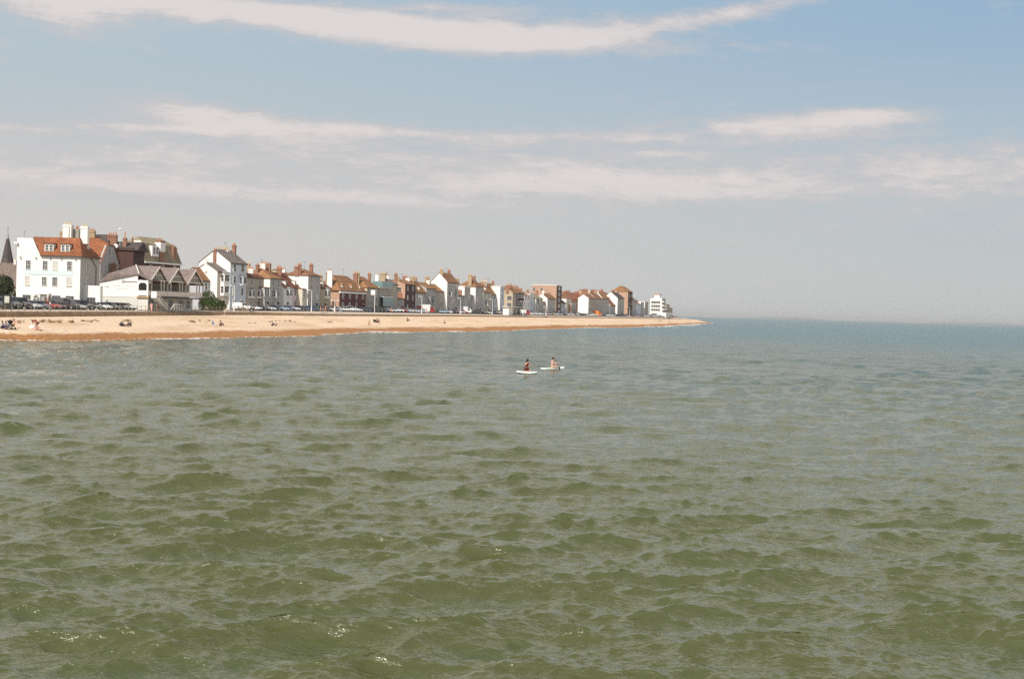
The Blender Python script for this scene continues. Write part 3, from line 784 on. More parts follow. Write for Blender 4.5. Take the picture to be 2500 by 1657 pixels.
# the tall flats
r, L, D, ze, zr = H('tall flat-roofed brick block of flats with a white roof edge', 1355.5, 1368, 697, 695, 'flat', 'slate', 'darkbrick', 'orangebrick', D=13, rows=5, cols=1, off=15.5, door=False, ww=3.2, wh=2.0, name='apartment_building', cat='flats', nx=3, ny=2, side_w=((.6, -2, 1.2, 1.5), (.9, -2, 1.2, 1.5)))
H('low grey house directly beyond the brick flats', 1368.5, 1379, 739, 728, 'gable', 'dark', 'lilac', D=7, rows=2, cols=2, off=15)
H('cream house with tan roof, white stack and flat canopy beyond the brick flats', 1380, 1392, 728, 718, 'hip', 'brown', 'cream', 'white', D=7, rows=2, cols=1, off=15.5, chim=((1378, .5, 706, 2.6, 'r'),))
H('grey low house with green balcony beside the long orange roofs', 1392.5, 1404, 742, 741, 'flat', 'slate', 'stone', 'orangebrick', D=7, rows=2, cols=2, off=14)
H('wide white house wall with a plain flank, standing before the long orange roofs', 1434, 1451, 727, 719, 'gable', 'brown', 'greige', 'white', D=6, rows=3, cols=3, off=14, chim=((1441, .5, 707, 2.6, 'r'),))
H('grey terrace house with slate eaves, between two white flanks', 1451.5, 1468, 728, 716, 'gable', 'brown', 'greige', 'white', D=7, rows=3, cols=3, off=14)
H('grey terrace house with mixed chimneys, left of the sloping white gable', 1468.5, 1484, 728, 712, 'gable', 'orange', 'grey', 'white', D=7, rows=3, cols=3, off=14, chim=((1470, .5, 710, 2.4, 'w'), (1477, .5, 708, 2.4, 'r')))
H('small house with red roof tucked under the sloping white gable', 1488, 1500, 745, 731, 'gable', 'red', 'grey', 'white', D=7, rows=2, cols=2, off=14)
H('tall white gabled house with a dark slate roof before the big brown gable', 1505, 1521, 727, 713, 'gable', 'darkslate', 'grey', 'white', D=9, rows=4, cols=2, off=14)
H('big brown brick hall with a tall pointed gable and dark seaward end', 1530, 1541, 712, 698, 'hip', 'orange', 'darkbrick', 'orangebrick', D=11, rows=3, cols=2, off=14.5, name='brick_hall', cat='hall', hip=.5, door=False)
H('white gabled house immediately beyond the big brown hall', 1545, 1552, 735, 722, 'gable', 'slate', 'grey', 'white', D=8, rows=3, cols=2, off=14)
H('low white house with reddish ground floor left of the corner flats', 1562, 1570, 738, 736, 'flat', 'slate', 'grey', 'white', D=5, rows=3, cols=2, off=15)
H('white house with a brown attic storey touching the corner flats', 1572, 1580, 737, 736, 'flat', 'slate', 'greige', 'white', D=4.5, rows=3, cols=1, off=15)
# white corner flats
r, L, D, ze, zr = H('white six-storey corner flats with balconies and a small rooftop pavilion', 1613, 1622, 729, 727, 'flat', 'slate', 'grey', 'white', D=9, rows=5, cols=2, off=12, door=False, ww=2.6, wh=1.6, name='apartment_building', cat='flats',
      side_w=tuple((fy, z, 1.6, 1.7) for fy in (.22, .42, .62, .82) for z in (11.0, 8.2, 5.4)))
MB().box(2, L - 2, D * .3, D * .72, ze + .3, ze + 3.0).build('roof_pavilion', WHITE, r)
MB().box(1.6, L - 1.6, D * .28, D * .74, ze + 3.0, ze + 3.5).build('pavilion_roof', POT, r)
MB().box(-1.6, -.03, -1, D * .9, 2.9, 3.3).build('canopy', TRIM, r)
for k in range(1, 5): MB().box(.3, L - .3, -1.3, -.02, k * ze / 5, k * ze / 5 + .9).build('balcony', TRIM, r)
H('small greenish house first beyond the white corner flats', 1624, 1631, 744, 741, 'hip', 'brown', 'greige', D=7, rows=2, cols=2, off=14)
H('small low house with pale hipped roof, last of the seafront', 1632, 1640, 752, 748, 'hip', 'lichen', 'tan', D=7, rows=2, cols=2, off=14)
H('single-storey white hut at the far end of the promenade', 1624, 1638, 764, 762, 'flat', 'slate', 'white', D=7, rows=1, cols=3, off=8, name='beach_hut', cat='hut')

# low fronts that fill the gaps below the sunlit flanks
for a_, b_, y_, w_, lab in ((642, 655, 703, 'grey', 'low grey bay-windowed front tucked under the first white sunlit flank'), (735.5, 748.5, 706, 'cream', 'narrow cream cottage tucked against the tall white corner house'),
                            (968.5, 985, 729, 'stone', 'pale stone ground-floor annexe below the dark brick house\'s orange flank'), (1117, 1130, 722, 'grey', 'low grey front under the sloping white flank beside the round-windowed house'),
                            (1145.5, 1157.5, 721, 'grey', 'low grey front under the square white flank, below the hipped roof'), (1205, 1217, 727, 'blue', 'low pale blue front below the thin white tower house'),
                            (1322.5, 1333.5, 737, 'greige', 'low greige front left of the white gabled house with porthole'), (1484.5, 1487.5, 748, 'cream', 'very narrow cream front left of the small red-roofed house'),
                            (1552.5, 1561.5, 742, 'blue', 'low pale blue front between the big brown hall and the corner flats')):
    H(lab, a_, b_, y_, y_ - 5, 'mono', 'brown', w_, D=4, rows=2 if y_ < 735 else 1, cols=1 if b_ - a_ < 10 else 2, off=15.2, ww=1.2)

# second row: roofs and walls that show above and between the front houses
def back(label, px0, px1, yr, drop, rm, D=12, off=34, roof='gable', wall='cream', chim=()):
    a, L, rot = frame_at(px0, px1, off); g = 3.5
    zr = z_of(px0, yr, a.y) - g; ze = zr - drop
    if ze < 2: ze = 2
    root = empty('house', (a.x, a.y, g), rot, label, 'house', 'houses in the streets behind the seafront')
    wall_part(root, roof, L, D, ze, zr if roof == 'gable' else ze, WALLM[wall], WALLM[wall])
    roof_mesh(roof, L, D, ze, zr, .3).build('roof', ROOFM[rm], root)
    for (fx, top, w_, k) in chim:
        m_, pm = {'r': (CH_BR, POT), 't': (CH_TAN, POT_Y), 'w': (WHITE, POT_Y)}[k]
        chimney(root, fx * L, D / 2, zr - .6, zr + top, w_ * .6, w_, m_, 2, pm)
    for c_ in range(3): window(root, L * (c_ + .5) / 3, 0, ze * .75, .9, 1.3)
    return root
back('orange hipped roof seen behind the low dark roof and oriel bays', 606, 640, 652, 3.0, 'orange', 12, 30, 'hip', 'cream', ((.2, 1.2, 1.4, 'r'), (.5, 1.2, 1.4, 't')))
back('small bright orange roof between the hipped roof and the steep brown roof', 664, 684, 659, 2.5, 'red', 10, 30, 'hip', 'tan', ((.5, 1.6, 1.2, 'r'),))
back('brown roofs peeping out left of the tall white corner house', 703, 722, 659, 2.6, 'brown', 10, 32, 'gable', 'tan', ((.6, .9, 1.2, 'r'),))
back('orange roof rising behind the low cream house', 784, 803, 676, 3, 'orange', 10, 34, 'gable', 'tan')
back('orange gabled roof right behind the teal glass house', 905, 925, 684, 3.2, 'brown', 10, 36, 'hip', 'tan', ((.4, 1.0, 1.4, 'r'),))
back('brown roof behind the dark brick house', 975, 1000, 684, 3, 'brown', 10, 34, 'gable', 'tan')
back('orange roof behind the low grey house with one dormer', 1025, 1045, 690, 3, 'orange', 10, 34, 'gable', 'cream')
back('tan roof with white stack between the two tall white houses', 1112, 1128, 680, 3, 'lichen', 10, 36, 'gable', 'white', ((.2, .7, 1.4, 'w'),))
back('long orange roof behind the thin white tower house', 1165, 1212, 689, 3.4, 'red', 12, 38, 'gable', 'tan', ((.35, 1.0, 2.6, 'w'),))
back('dark orange roofs and stacks behind the timbered house', 1225, 1262, 702, 3, 'red', 12, 36, 'gable', 'tan', ((.3, .8, 2, 'r'), (.85, 1.2, 2, 'r')))
back('long orange roof range beyond the brick flats', 1372, 1404, 716, 3.6, 'red', 16, 40, 'gable', 'orangebrick', ((.3, 1.0, 3.0, 'r'),))
back('higher orange roofs behind the wide white flank', 1396, 1440, 713, 4.5, 'red', 16, 52, 'gable', 'orangebrick', ((.3, 1.2, 3.0, 'r'), (.8, .8, 3.0, 'r')))
back('cluster of orange roofs with many stacks left of the big brown hall', 1440, 1500, 708, 4.5, 'red', 16, 50, 'gable', 'orangebrick', ((.2, .8, 3, 'r'), (.5, 1.0, 3, 'r'), (.8, 1.0, 3, 'r')))
back('pale low roof behind the white corner flats', 1620, 1634, 742, 4, 'slate', 14, 40, 'gable', 'cream')
# ------------------------------------------------------------------ the white hotel facing the camera
def lean(poly, t): return poly
hx, hy, hz = (37 - 1250) / FPX * 256, 256.0, 3.42
hotel = empty('hotel', (hx, hy, hz), 0.0, 'big white hotel with red tiled roof, two square dormers and pedimented door', 'hotel')
HL, HD, HE, HR = 11.45, 12.0, 9.45, 12.9
b = MB().box(0, HL, 0, HD, -1, HE)
b.prism([(0, 0, HE), (4.2, 0, HE), (2.75, 0, 12.5), (0, 0, 12.5)], (0, .4, 0))
b.box(-.001, .4, .4, 6, HE, 12.5)
b.box(HL + .002, HL + 3.1, 2.0, 3.6, -1, 4.3)
wall_h = b.mesh('wall', [WHITE, GREY_SHADE])
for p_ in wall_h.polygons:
    if p_.normal.x > .7 and p_.center.x < HL + .01: p_.material_index = 1  # sea-facing side of the white walls coloured grey for its shade
wall_h = link('wall', wall_h, hotel)
# hipped front roof
rx0, rx1, ry = 3.4, HL - .5, 4.2
V_ = [(2.75, -.35, HE), (HL + .35, -.35, HE), (HL + .35, HD, HE), (2.75, HD, HE), (2.75, -.35, HE + .1), (HL + .35, -.35, HE + .1), (HL + .35, HD, HE + .1), (2.75, HD, HE + .1),
      (1.75, 3.2, HR), (HL - 1.2, 3.2, HR), (HL - 1.2, 3.8, HR), (1.75, 3.8, HR)]
V_[4] = (4.25, -.35, HE + .1); V_[0] = (4.25, -.35, HE - .02)
MB().add(V_, [(0, 1, 5, 4), (1, 2, 6, 5), (4, 5, 9, 8), (5, 6, 10, 9), (10, 6, 7, 11), (8, 9, 10, 11), (7, 4, 8, 11), (3, 2, 1, 0), (3, 0, 4, 7)]).build('roof', TILE_R, hotel)
MB().box(4.3, HL + .4, -.48, -.36, HE - .1, HE + .02).box(HL + .36, HL + .48, -.4, HD, HE - .1, HE + .02).build('gutter', GUTTER, hotel)
MB().tube((HL + .06, 6.0, HE - .1), (HL + .06, 9.5, HE - 1.6), .07).tube((HL + .06, 9.5, HE - 1.6), (HL + .06, 9.5, 4.3), .07).build('downpipe', GUTTER, hotel)
# rear wing set back, its clipped gable looks to the sea
gz0, gz1, WX, WY = 9.4, 14.1, HL - 2.8, 22.0
b = MB().box(-1, WX, WY, WY + 13, -1, gz0)
b.prism([(WX, WY, gz0), (WX, WY + 13, gz0), (WX, WY + 9.2, 12.6), (WX, WY + 3.8, 12.6)], (-.3, 0, 0))
b.build('rear_wall', GREY_SHADE, hotel)  # grey paints in the shade of the sea-facing gable
V_ = [(-1, WY - .3, gz0 - .3), (WX + .3, WY - .3, gz0 - .3), (WX + .3, WY + 13.3, gz0 - .3), (-1, WY + 13.3, gz0 - .3),
      (WX + .3, WY + 3.9, 12.7), (WX + .3, WY + 9.1, 12.7), (WX - 2.4, WY + 6.5, gz1), (-1, WY + 6.5, gz1)]
MB().add(V_, [(0, 1, 4, 6, 7), (4, 5, 6), (2, 3, 7, 6, 5), (3, 0, 7)]).build('rear_roof', TILE_R, hotel)
window(hotel, WX, WY + 6.0, 11.2, 1.2, 1.2, 'far')
window(hotel, WX, WY + 3.0, 7.9, .9, 1.8, 'far')
chimney(hotel, WX + .8, WY + 6.5, 4, 9.0, .9, 1.0, CH_BR, 1, POT)
# windows: rows measured from the photograph
def wx(px): return (px - 37) / 13.56
WM = mat('window_frame_cream', (.80, .76, .70), .6, .03, 1)
for px_ in (65.3, 106.3, 130.7, 165.8):
    window(hotel, wx(px_), 0, 7.72, .82, 1.5, 'front', 3, 4, px_ == 130.7)
for px_ in (63.5, 105, 130.7, 165.3):
    window(hotel, wx(px_), 0, 4.85, .82, 1.45, 'front', 3, 4, px_ in (63.5, 165.3))
for px_ in (63.0, 135, 168): window(hotel, wx(px_), 0, 1.45, 1.45, 1.7, 'front', 3, 2)
window(hotel, HL + 1.5, 2.0, 1.35, 1.45, 1.6, 'front', 3, 2)
for yy, zz in ((4.2, 7.6), (4.2, 4.95)): window(hotel, HL, yy, zz, 1.0, 1.5, 'far', 2, 4)
# door with pediment
d = MB().box(-.55, .55, -.08, .02, 0, 2.15).build('door', mat('grey_door', (.35, .34, .33)), hotel); d.location = (wx(105.5), 0, 0)
MB().box(.1, .5, -.1, -.075, .1, 2.0).build('door_leaf', mat('brown_door', (.12, .06, .035)), d)
f = MB().box(-.95, -.6, -.35, -.003, 0, 2.5).box(.6, .95, -.35, -.003, 0, 2.5).box(-1.1, 1.1, -.45, -.003, 2.5, 2.72)
f.prism([(-1.2, -.45, 2.72), (1.2, -.45, 2.72), (0, -.45, 3.6)], (0, .44, 0))
f.build('door_surround', TRIM, hotel).location = (wx(105.5), 0, 0)
MB().box(wx(55.5), wx(175), -.06, -.003, 5.95, 6.85).build('sign_band', mat('pale_blue_band', (.60, .72, .72), .7, .04, 2), hotel)
for px_ in (83.5, 118, 145, 180, 46): MB().box(wx(px_) - .1, wx(px_) + .1, -.4, -.003, 8.95, 9.12).build('floodlight', LEAD, hotel)
for px_ in (113.5, 153):
    x = wx(px_)
    dm = MB().box(x - .8, x + .8, .35, 2.9, 10.15, 11.55).build('dormer', TRIM, hotel)
    MB().box(x - .95, x + .95, .2, 3.0, 11.55, 11.68).build('dormer_roof', TILE_D, dm)
    for s_ in (-.38, .38): window(dm, x + s_, .35, 10.9, .5, .95, 'front', 2, 2)
dm = MB().box(HL - 2.6, HL - .35, 5.2, 6.6, 10.1, 11.5).build('dormer', TRIM, hotel)
window(dm, HL - .35, 5.9, 10.85, .8, 1.0, 'far', 2, 2)
MB().box(HL - 2.6, HL - .25, 5.1, 6.7, 11.5, 11.62).build('dormer_roof', TRIM, dm)
chimney(hotel, wx(137.5), 5.4, HR - .3, 15.3, 1.55, 1.3, WHITE, 3, POT_Y, True)
MB().box(wx(142) , wx(144), 4.69, 4.75, HR, 15.2).build('chimney_rib', CH_TAN, hotel)
chimney(hotel, wx(155), 6.6, HR - .3, 14.6, 1.2, 1.6, STONE, 3, POT, True)
chimney(hotel, wx(120), 8, HR - .3, 14.1, 1.8, .9, CH_TAN, 3, POT_Y, True)
chimney(hotel, wx(183), 4.5, HR - 1.0, 15.0, 1.3, 1.1, WHITE, 2, POT_Y, True)
MB().box(-.45, .2, -.5, .4, 11.4, 11.7).tube((-.2, -.4, 11.4), (.1, 0, 10.9), .05).build('wall_bracket', TRIM, hotel)
MB().tube((1.2, .3, 12.5), (1.2, .3, 13.9), .02).tube((1.0, .3, 13.7), (1.4, .3, 13.7), .015).tube((1.0, .3, 13.5), (1.4, .3, 13.5), .015).build('aerial', GUTTER, hotel)

# ---- dark slate block and stacks rising behind the hotel
bb = empty('house', ((196 - 1250) / FPX * 292, 292, 3.4), 0, 'dark slate-roofed block with rows of chimney pots, rising behind the hotel', 'house')
MB().box(0, 10.5, 0, 9, -1, 12.6).build('wall', BRICK_D, bb)
MB().prism([(-.2, -.3, 12.4), (-.2, 4.5, 15.4), (-.2, 9.3, 12.4)], (5.0, 0, 0)).prism([(4.8, -.3, 12.1), (4.8, 4.5, 14.0), (4.8, 9.3, 12.1)], (6.6, 0, 0)).build('roof', SLATE_D, bb)
chimney(bb, 1.0, 2, 13, 15.9, 2.0, .9, CH_TAN, 5, POT, True)
chimney(bb, 5.3, 3, 13, 15.2, 1.9, .9, CH_BR, 4, POT, True)
chimney(bb, 8.2, 2, 12, 14.6, .7, .7, CH_BR, 1, POT, True, 1.2)
ds = MB().tube((0, 0, 0), (0, .12, 0), .45, .38, 16).tube((0, .1, 0), (0, .4, -.3), .05)
ds.build('satellite_dish', TRIM, bb, (6.95, -.35, 12.9))
MB().tube((7.4, 1, 13), (7.4, 1, 16.2), .03).blob(7.4, 1, 16.4, .33, .2, .2).build('aerial', TRIM, bb)
# ---- mansard block
r, L, D, ze, zr = H('large grey mansard-roofed block with white dormer and tall stacks behind the terrace bar', 349, 436, 638, 579, 'mansard', 'lichen', 'darkbrick', 'darkbrick', D=7.5, rows=3, cols=3, off=26, name='mansard_block', cat='building', door=False,
      chim=((352, .5, 577, .1, 't'),))
MB().box(-.5, L + .4, -.5, -.31, ze - .35, ze).box(-.5, -.31, -.3, D + .4, ze - .35, ze).build('cornice', TRIM, r)
def onp(px, py, y=0.0):
    """local x, z on the front of the mansard block"""
    x = np.interp(px, [349, 436], [0, L]); Yw = (r.matrix_basis @ Vector((x, y, 0))).y
    return x, z_of(px, py, Yw) - r.location.z
x, z = onp(373, 626); 
dm = MB().box(x - 1.6, x + 1.6, -.1, 3.5, z, z + 2.5).build('dormer', TRIM, r)
for s_ in (-.75, .75): window(dm, x + s_, -.1, z + 1.4, .95, 1.7, 'front', 2, 2)
x, z = onp(389, 583); chimney(r, x, .5, ze - .5, z - .6, 2.2, 1.5, CH_BR, 2, POT, True, .8)
MB().box(x - 1.16, x + 1.16, -.31, 1.31, z - 3.2, z - .9).build('painted_stack', WHITE, r)
x, z = onp(422, 597); chimney(r, x, .5, ze - 1.5, z - .8, 1.6, 1.1, CH_BR, 1, POT, True, .9)
x, z = onp(300, 590)
MB().box(-.28, -.2, 1.0, 2.8, ze + 4.0, ze + 4.9).build('roof_light', TRIM, r)

# ------------------------------------------------------------------ the terrace bar with three gables
bx, by, bz = -72.9, 276.0, 3.45
ux = Vector((.152, .988)).normalized(); rot = math.atan2(ux.y, ux.x)
bar = empty('terrace_bar', (bx, by, bz), rot, 'white waterfront bar with three timbered gables over a balcony and outside stair', 'bar')
bar.scale = (.958, .958, .958)
SL = tile_mat('mauve_slate', (.20, .155, .145), (.26, .21, .19), .35)
BT = mat('balcony_paint', (.62, .60, .56), .75, .05, .8, .2)
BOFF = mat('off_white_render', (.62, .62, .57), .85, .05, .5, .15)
sp_ = 10.0; BLn = 30.0
# body and lit end wall (local -x side looks at the camera; y runs inland)
b = MB().prism([(0, 0, 2.55), (0, 0, 7.2), (0, 5.9, 7.2), (0, 8.1, 5.5), (0, 8.1, 2.55)], (.4, 0, 0))
b.box(.4, BLn, .9, 8.0, 0, 6.0)
b.build('wall', WHITE, bar)
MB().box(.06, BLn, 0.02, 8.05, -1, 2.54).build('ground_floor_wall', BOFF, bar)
# main roof: hipped at the near end
MB().add([(-.3, -.4, 7.2), (-.3, 6.1, 7.2), (-.3, 8.4, 5.4), (4.0, 2.2, 9.15), (BLn, 2.2, 9.1), (BLn, 8.4, 5.4), (BLn, -.4, 6.6), (2.2, -.4, 7.2)],
         [(0, 3, 1), (1, 3, 4, 5, 2), (7, 6, 4, 3), (0, 7, 3), (0, 1, 2), (4, 6, 5), (0, 2, 5, 6, 7)]).build('roof', SL, bar)
MB().tube((-.3, -.4, 7.28), (4.0, 2.2, 9.2), .09).build('ridge_tiles', TRIM, bar)
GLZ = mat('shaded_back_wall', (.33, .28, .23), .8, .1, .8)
for k in range(3):
    s0, s1 = k * sp_, (k + 1) * sp_
    c_ = (s0 + s1) / 2
    zt, zv = 8.85, 5.55
    w = MB()
    A = [(s0 - .05, -2.6, zv), (c_, -2.6, zt), (s1 + .05, -2.6, zv), (s1 + .05, -2.6, zv + .16), (c_, -2.6, zt + .2), (s0 - .05, -2.6, zv + .16)]
    w.prism(A, (0, 6.0, 0)).build('gable_roof', SL, bar)
    # bargeboards
    bb_ = MB().prism([(s0, -2.68, zv - .12), (c_, -2.68, zt - .12), (c_, -2.68, zt + .2), (s0, -2.68, zv + .2)], (0, .1, 0)).prism([(c_, -2.68, zt - .12), (s1, -2.68, zv - .12), (s1, -2.68, zv + .2), (c_, -2.68, zt + .2)], (0, .1, 0))
    bb_.build('bargeboard', BT, bar)
    g_ = MB().prism([(s0 + 1.2, -2.2, 6.2), (s1 - 1.2, -2.2, 6.2), (c_, -2.2, zt - .35)], (0, .15, 0)).build('gable_panel', mat('gable_infill', (.16, .145, .13), .85, .1, 1), bar)
    t_ = MB().box(s0 + .3, s1 - .3, -2.3, -2.1, 5.95, 6.2)
    for j in range(-3, 4):
        hh = (zt - .5 - 6.2) * (1 - abs(j) / 4.2)
        t_.box(c_ + j * .95 - .08, c_ + j * .95 + .08, -2.27, -2.2, 6.2, 6.2 + hh)
    t_.box(c_ - 2.4, c_ + 2.4, -2.28, -2.2, 7.15, 7.3)
    t_.build('gable_timber', BT, g_)
    # balcony bay: posts, solid parapet, dark glazing behind
    for xx in (s0 + .25, s0 + 1.9, s1 - 3.2, s1 - 1.7):
        MB().box(xx - .11, xx + .11, -2.28, -2.06, 2.8, 6.0).build('post', BT, bar)
    MB().box(s0 + .1, s1 - .1, -2.3, -2.2, 2.95, 3.95).build('balcony_parapet', BT, bar)
    for xx, ww_ in ((s0 + 3.9, 3.6), (s1 - 1.8, 1.6)):
        window(bar, xx, .9, 4.75, ww_, 2.3, 'front', max(2, int(ww_ / .9)), 2)
    window(bar, s0 + 3.0, .02, 1.3, 2.8, 1.7, 'front', 4, 2)
    window(bar, s0 + 7.2, .02, 1.3, 2.2, 1.7, 'front', 3, 2)
MB().box(.3, BLn, .78, .88, 2.8, 6.0).build('balcony_back_wall', GLZ, bar)
MB().box(-.15, BLn + .2, -2.4, .0, 2.5, 2.78).build('balcony_floor', DARK, bar)
# lit return of the balcony at the near end: posts, arched opening, parapet
q = MB().box(-.1, .05, -2.3, -2.0, 2.8, 6.0).box(-.1, .05, -.25, -.02, 2.8, 6.0).box(-.1, .05, -2.0, -.25, 5.5, 6.0).box(-.1, .05, -2.0, -.25, 2.95, 3.95)
q.prism([(-.1, -2.0, 5.5), (-.1, -2.0, 5.1), (-.1, -1.6, 5.5)], (.1, 0, 0)).prism([(-.1, -.65, 5.5), (-.1, -.25, 5.1), (-.1, -.25, 5.5)], (.1, 0, 0))
q.build('balcony_end', WHITE, bar)
MB().box(-.35, .1, -2.5, 0, 2.5, 2.78).build('floor_edge', mat('buff_edge', (.5, .36, .2)), bar)
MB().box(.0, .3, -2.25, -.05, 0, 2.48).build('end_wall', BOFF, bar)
MB().add([(-.3, -2.8, 6.05), (4.9, -2.8, 6.05), (2.2, -.4, 7.2), (-.3, -.4, 7.2)], [(0, 1, 2, 3)]).add([(-.3, -2.8, 5.9), (4.9, -2.8, 5.9), (4.9, -2.8, 6.05), (-.3, -2.8, 6.05)], [(0, 1, 2, 3)]).add([(-.3, -2.8, 5.9), (-.3, -2.8, 6.05), (-.3, -.4, 7.2), (-.3, -.4, 7.0)], [(0, 1, 2, 3)]).build('lean_to_roof', SL, bar)
window(bar, .05, 6.6, 5.2, .75, 1.2, 'side', 2, 2)
window(bar, .09, 6.5, 1.4, .5, .9, 'side', 1, 1)
# outside stair
st = MB(); n = 14
for i in range(n):
    f_ = i / n
    st.box(1.0 + 6.0 * f_, 1.0 + 6.0 * (f_ + 1 / n) + .05, -3.6, -2.42, 2.6 * (1 - f_) - .1, 2.6 * (1 - f_) + .05)
so = st.build('staircase', WHITE, bar)
for yy in (-3.62, -2.44):
    for dz_ in (0.0, .45, .95): MB().tube((1.0, yy, 2.75 + dz_), (7.1, yy, .15 + dz_), .055 if dz_ else .11).build('handrail', WHITE, so)
    for i in range(8): MB().tube((1.0 + i * .85, yy, 2.7 - i * .362), (1.0 + i * .85, yy, 3.75 - i * .362), .04).build('baluster', WHITE, so)
MB().box(.9, 1.1, -3.7, -2.4, 2.5, 3.8).build('stair_landing', WHITE, so)
po = MB()
for xx in (8.6, 10.0, 11.4, 12.8): po.tube((xx, -4.4, 0), (xx, -4.4, 1.35), .06)
po.tube((8.6, -4.4, 1.3), (12.8, -4.4, 1.3), .07).tube((8.6, -4.4, .7), (12.8, -4.4, .7), .05).tube((8.6, -4.4, 1.3), (6.8, -4.4, .3), .06).build('terrace_rail', WHITE, bar)
# painted sign on the lit end wall
def text_mesh(s, size, name, m, ext=.01):
    cu = bpy.data.curves.new(name, 'FONT'); cu.body = s; cu.size = size; cu.align_x = 'CENTER'; cu.align_y = 'CENTER'; cu.extrude = ext; cu.space_character = 1.15
    o = bpy.data.objects.new(name, cu); col.objects.link(o)
    bpy.context.view_layer.update()
    me = bpy.data.meshes.new_from_object(o.evaluated_get(bpy.context.evaluated_depsgraph_get()))
    col.objects.unlink(o); bpy.data.objects.remove(o); me.materials.clear(); me.materials.append(m)
    return me
SIGN = mat('faded_sign_paint', (.50, .50, .47), .8, .05, 3)
SIGN2 = mat('grey_sign_paint', (.40, .43, .42), .8, .05, 3)
for txt, size, z, m_ in (('THE BOATHOUSE', .50, 4.75, SIGN), ('BAR & TERRACE', .36, 4.15, SIGN)):
    o = link('sign_lettering', text_mesh(txt, size, 'sign_lettering', m_), bar)
    o.rotation_euler = (R(90), 0, R(-90)); o.location = (-.012, 3.0, z)
MB().prism([(-.02, 3.1, 5.55), (-.02, 3.1, 6.5), (-.02, 3.4, 5.55)], (.015, 0, 0)).prism([(-.02, 2.62, 5.55), (-.02, 3.0, 5.55), (-.02, 3.0, 6.3)], (.015, 0, 0)).prism([(-.02, 2.6, 5.45), (-.02, 2.8, 5.3), (-.02, 3.3, 5.3), (-.02, 3.45, 5.45)], (.015, 0, 0)).build('sailing_boat_emblem', SIGN2, bar)

# ------------------------------------------------------------------ far left: church spire, brown-roofed hall
sx_, sy_ = (14 - 1250) / FPX * 420, 420.0
ch = empty('church', (sx_, sy_, 3.4), R(20), 'grey slate church spire with pale tip at the left edge', 'church')
z0_ = z_of(14, 643, sy_) - 3.4; z1_ = z_of(14, 583, sy_) - 3.4; z2_ = z_of(14, 567, sy_) - 3.4
MB().tube((0, 0, z0_), (0, 0, z1_), 1.85, .42, 8, sm=False).build('spire', SLATE_D, ch)
MB().tube((0, 0, z1_), (0, 0, z2_), .42, .08, 8, sm=False).build('spire_tip', LEAD, ch)
MB().tube((0, 0, z2_), (0, 0, z2_ + 1.6), .04).blob(0, 0, z2_ + 1.0, .15, .15, .15).build('finial', GUTTER, ch)
MB().box(-1.9, 1.9, -1.9, 1.9, 0, z0_).build('tower', STONE, ch)
hb = empty('hall', ((-40 - 1250) / FPX * 330, 330, 3.4), 0, 'long building with a dull brown roof, left of the hotel under the spire', 'hall')
zr_ = z_of(10, 644, 335) - 3.4
MB().box(0, 9, 0, 10, -1, zr_ - 5.2).build('wall', GREIGE, hb)
roof_mesh('gable', 9, 10, zr_ - 5.2, zr_, .3).build('roof', tile_mat('dull_brown_tile', (.17, .13, .11), (.22, .17, .14)), hb)
chimney(hb, 6.6, 5, zr_ - .5, zr_ + 1.6, .8, 1.0, CH_BR, 2, POT); chimney(hb, 5.2, 5, zr_ - .5, zr_ + .9, .5, .6, WHITE, 1, POT_Y)

# ------------------------------------------------------------------ planting
def foliage_mat(name, a, b_):
    m, N, p = new_mat(name)
    t = N.n.new('ShaderNodeTexCoord'); oi = N.n.new('ShaderNodeObjectInfo')
    n1 = N.noise(t.outputs['Object'], 1.3, 4, .6); n2 = N.noise(t.outputs['Object'], 7.0, 2, .6)
    N.l.new(N.mix(N.smooth(N.m('ADD', N.m('MULTIPLY', n1, .6), N.m('MULTIPLY', n2, .4)), .35, .65), a, b_), p.inputs['Base Color'])
    p.inputs['Roughness'].default_value = .7; p.inputs['Specular IOR Level'].default_value = .25
    return m
LEAF = foliage_mat('bright_leaf', (.025, .045, .011), (.07, .095, .02))
LEAF_D = foliage_mat('dark_leaf', (.018, .028, .012), (.045, .06, .02))
LEAF_R = foliage_mat('red_flower', (.30, .03, .02), (.12, .06, .02))
BARK = mat('bark', (.10, .07, .05), .9, .2, 3)
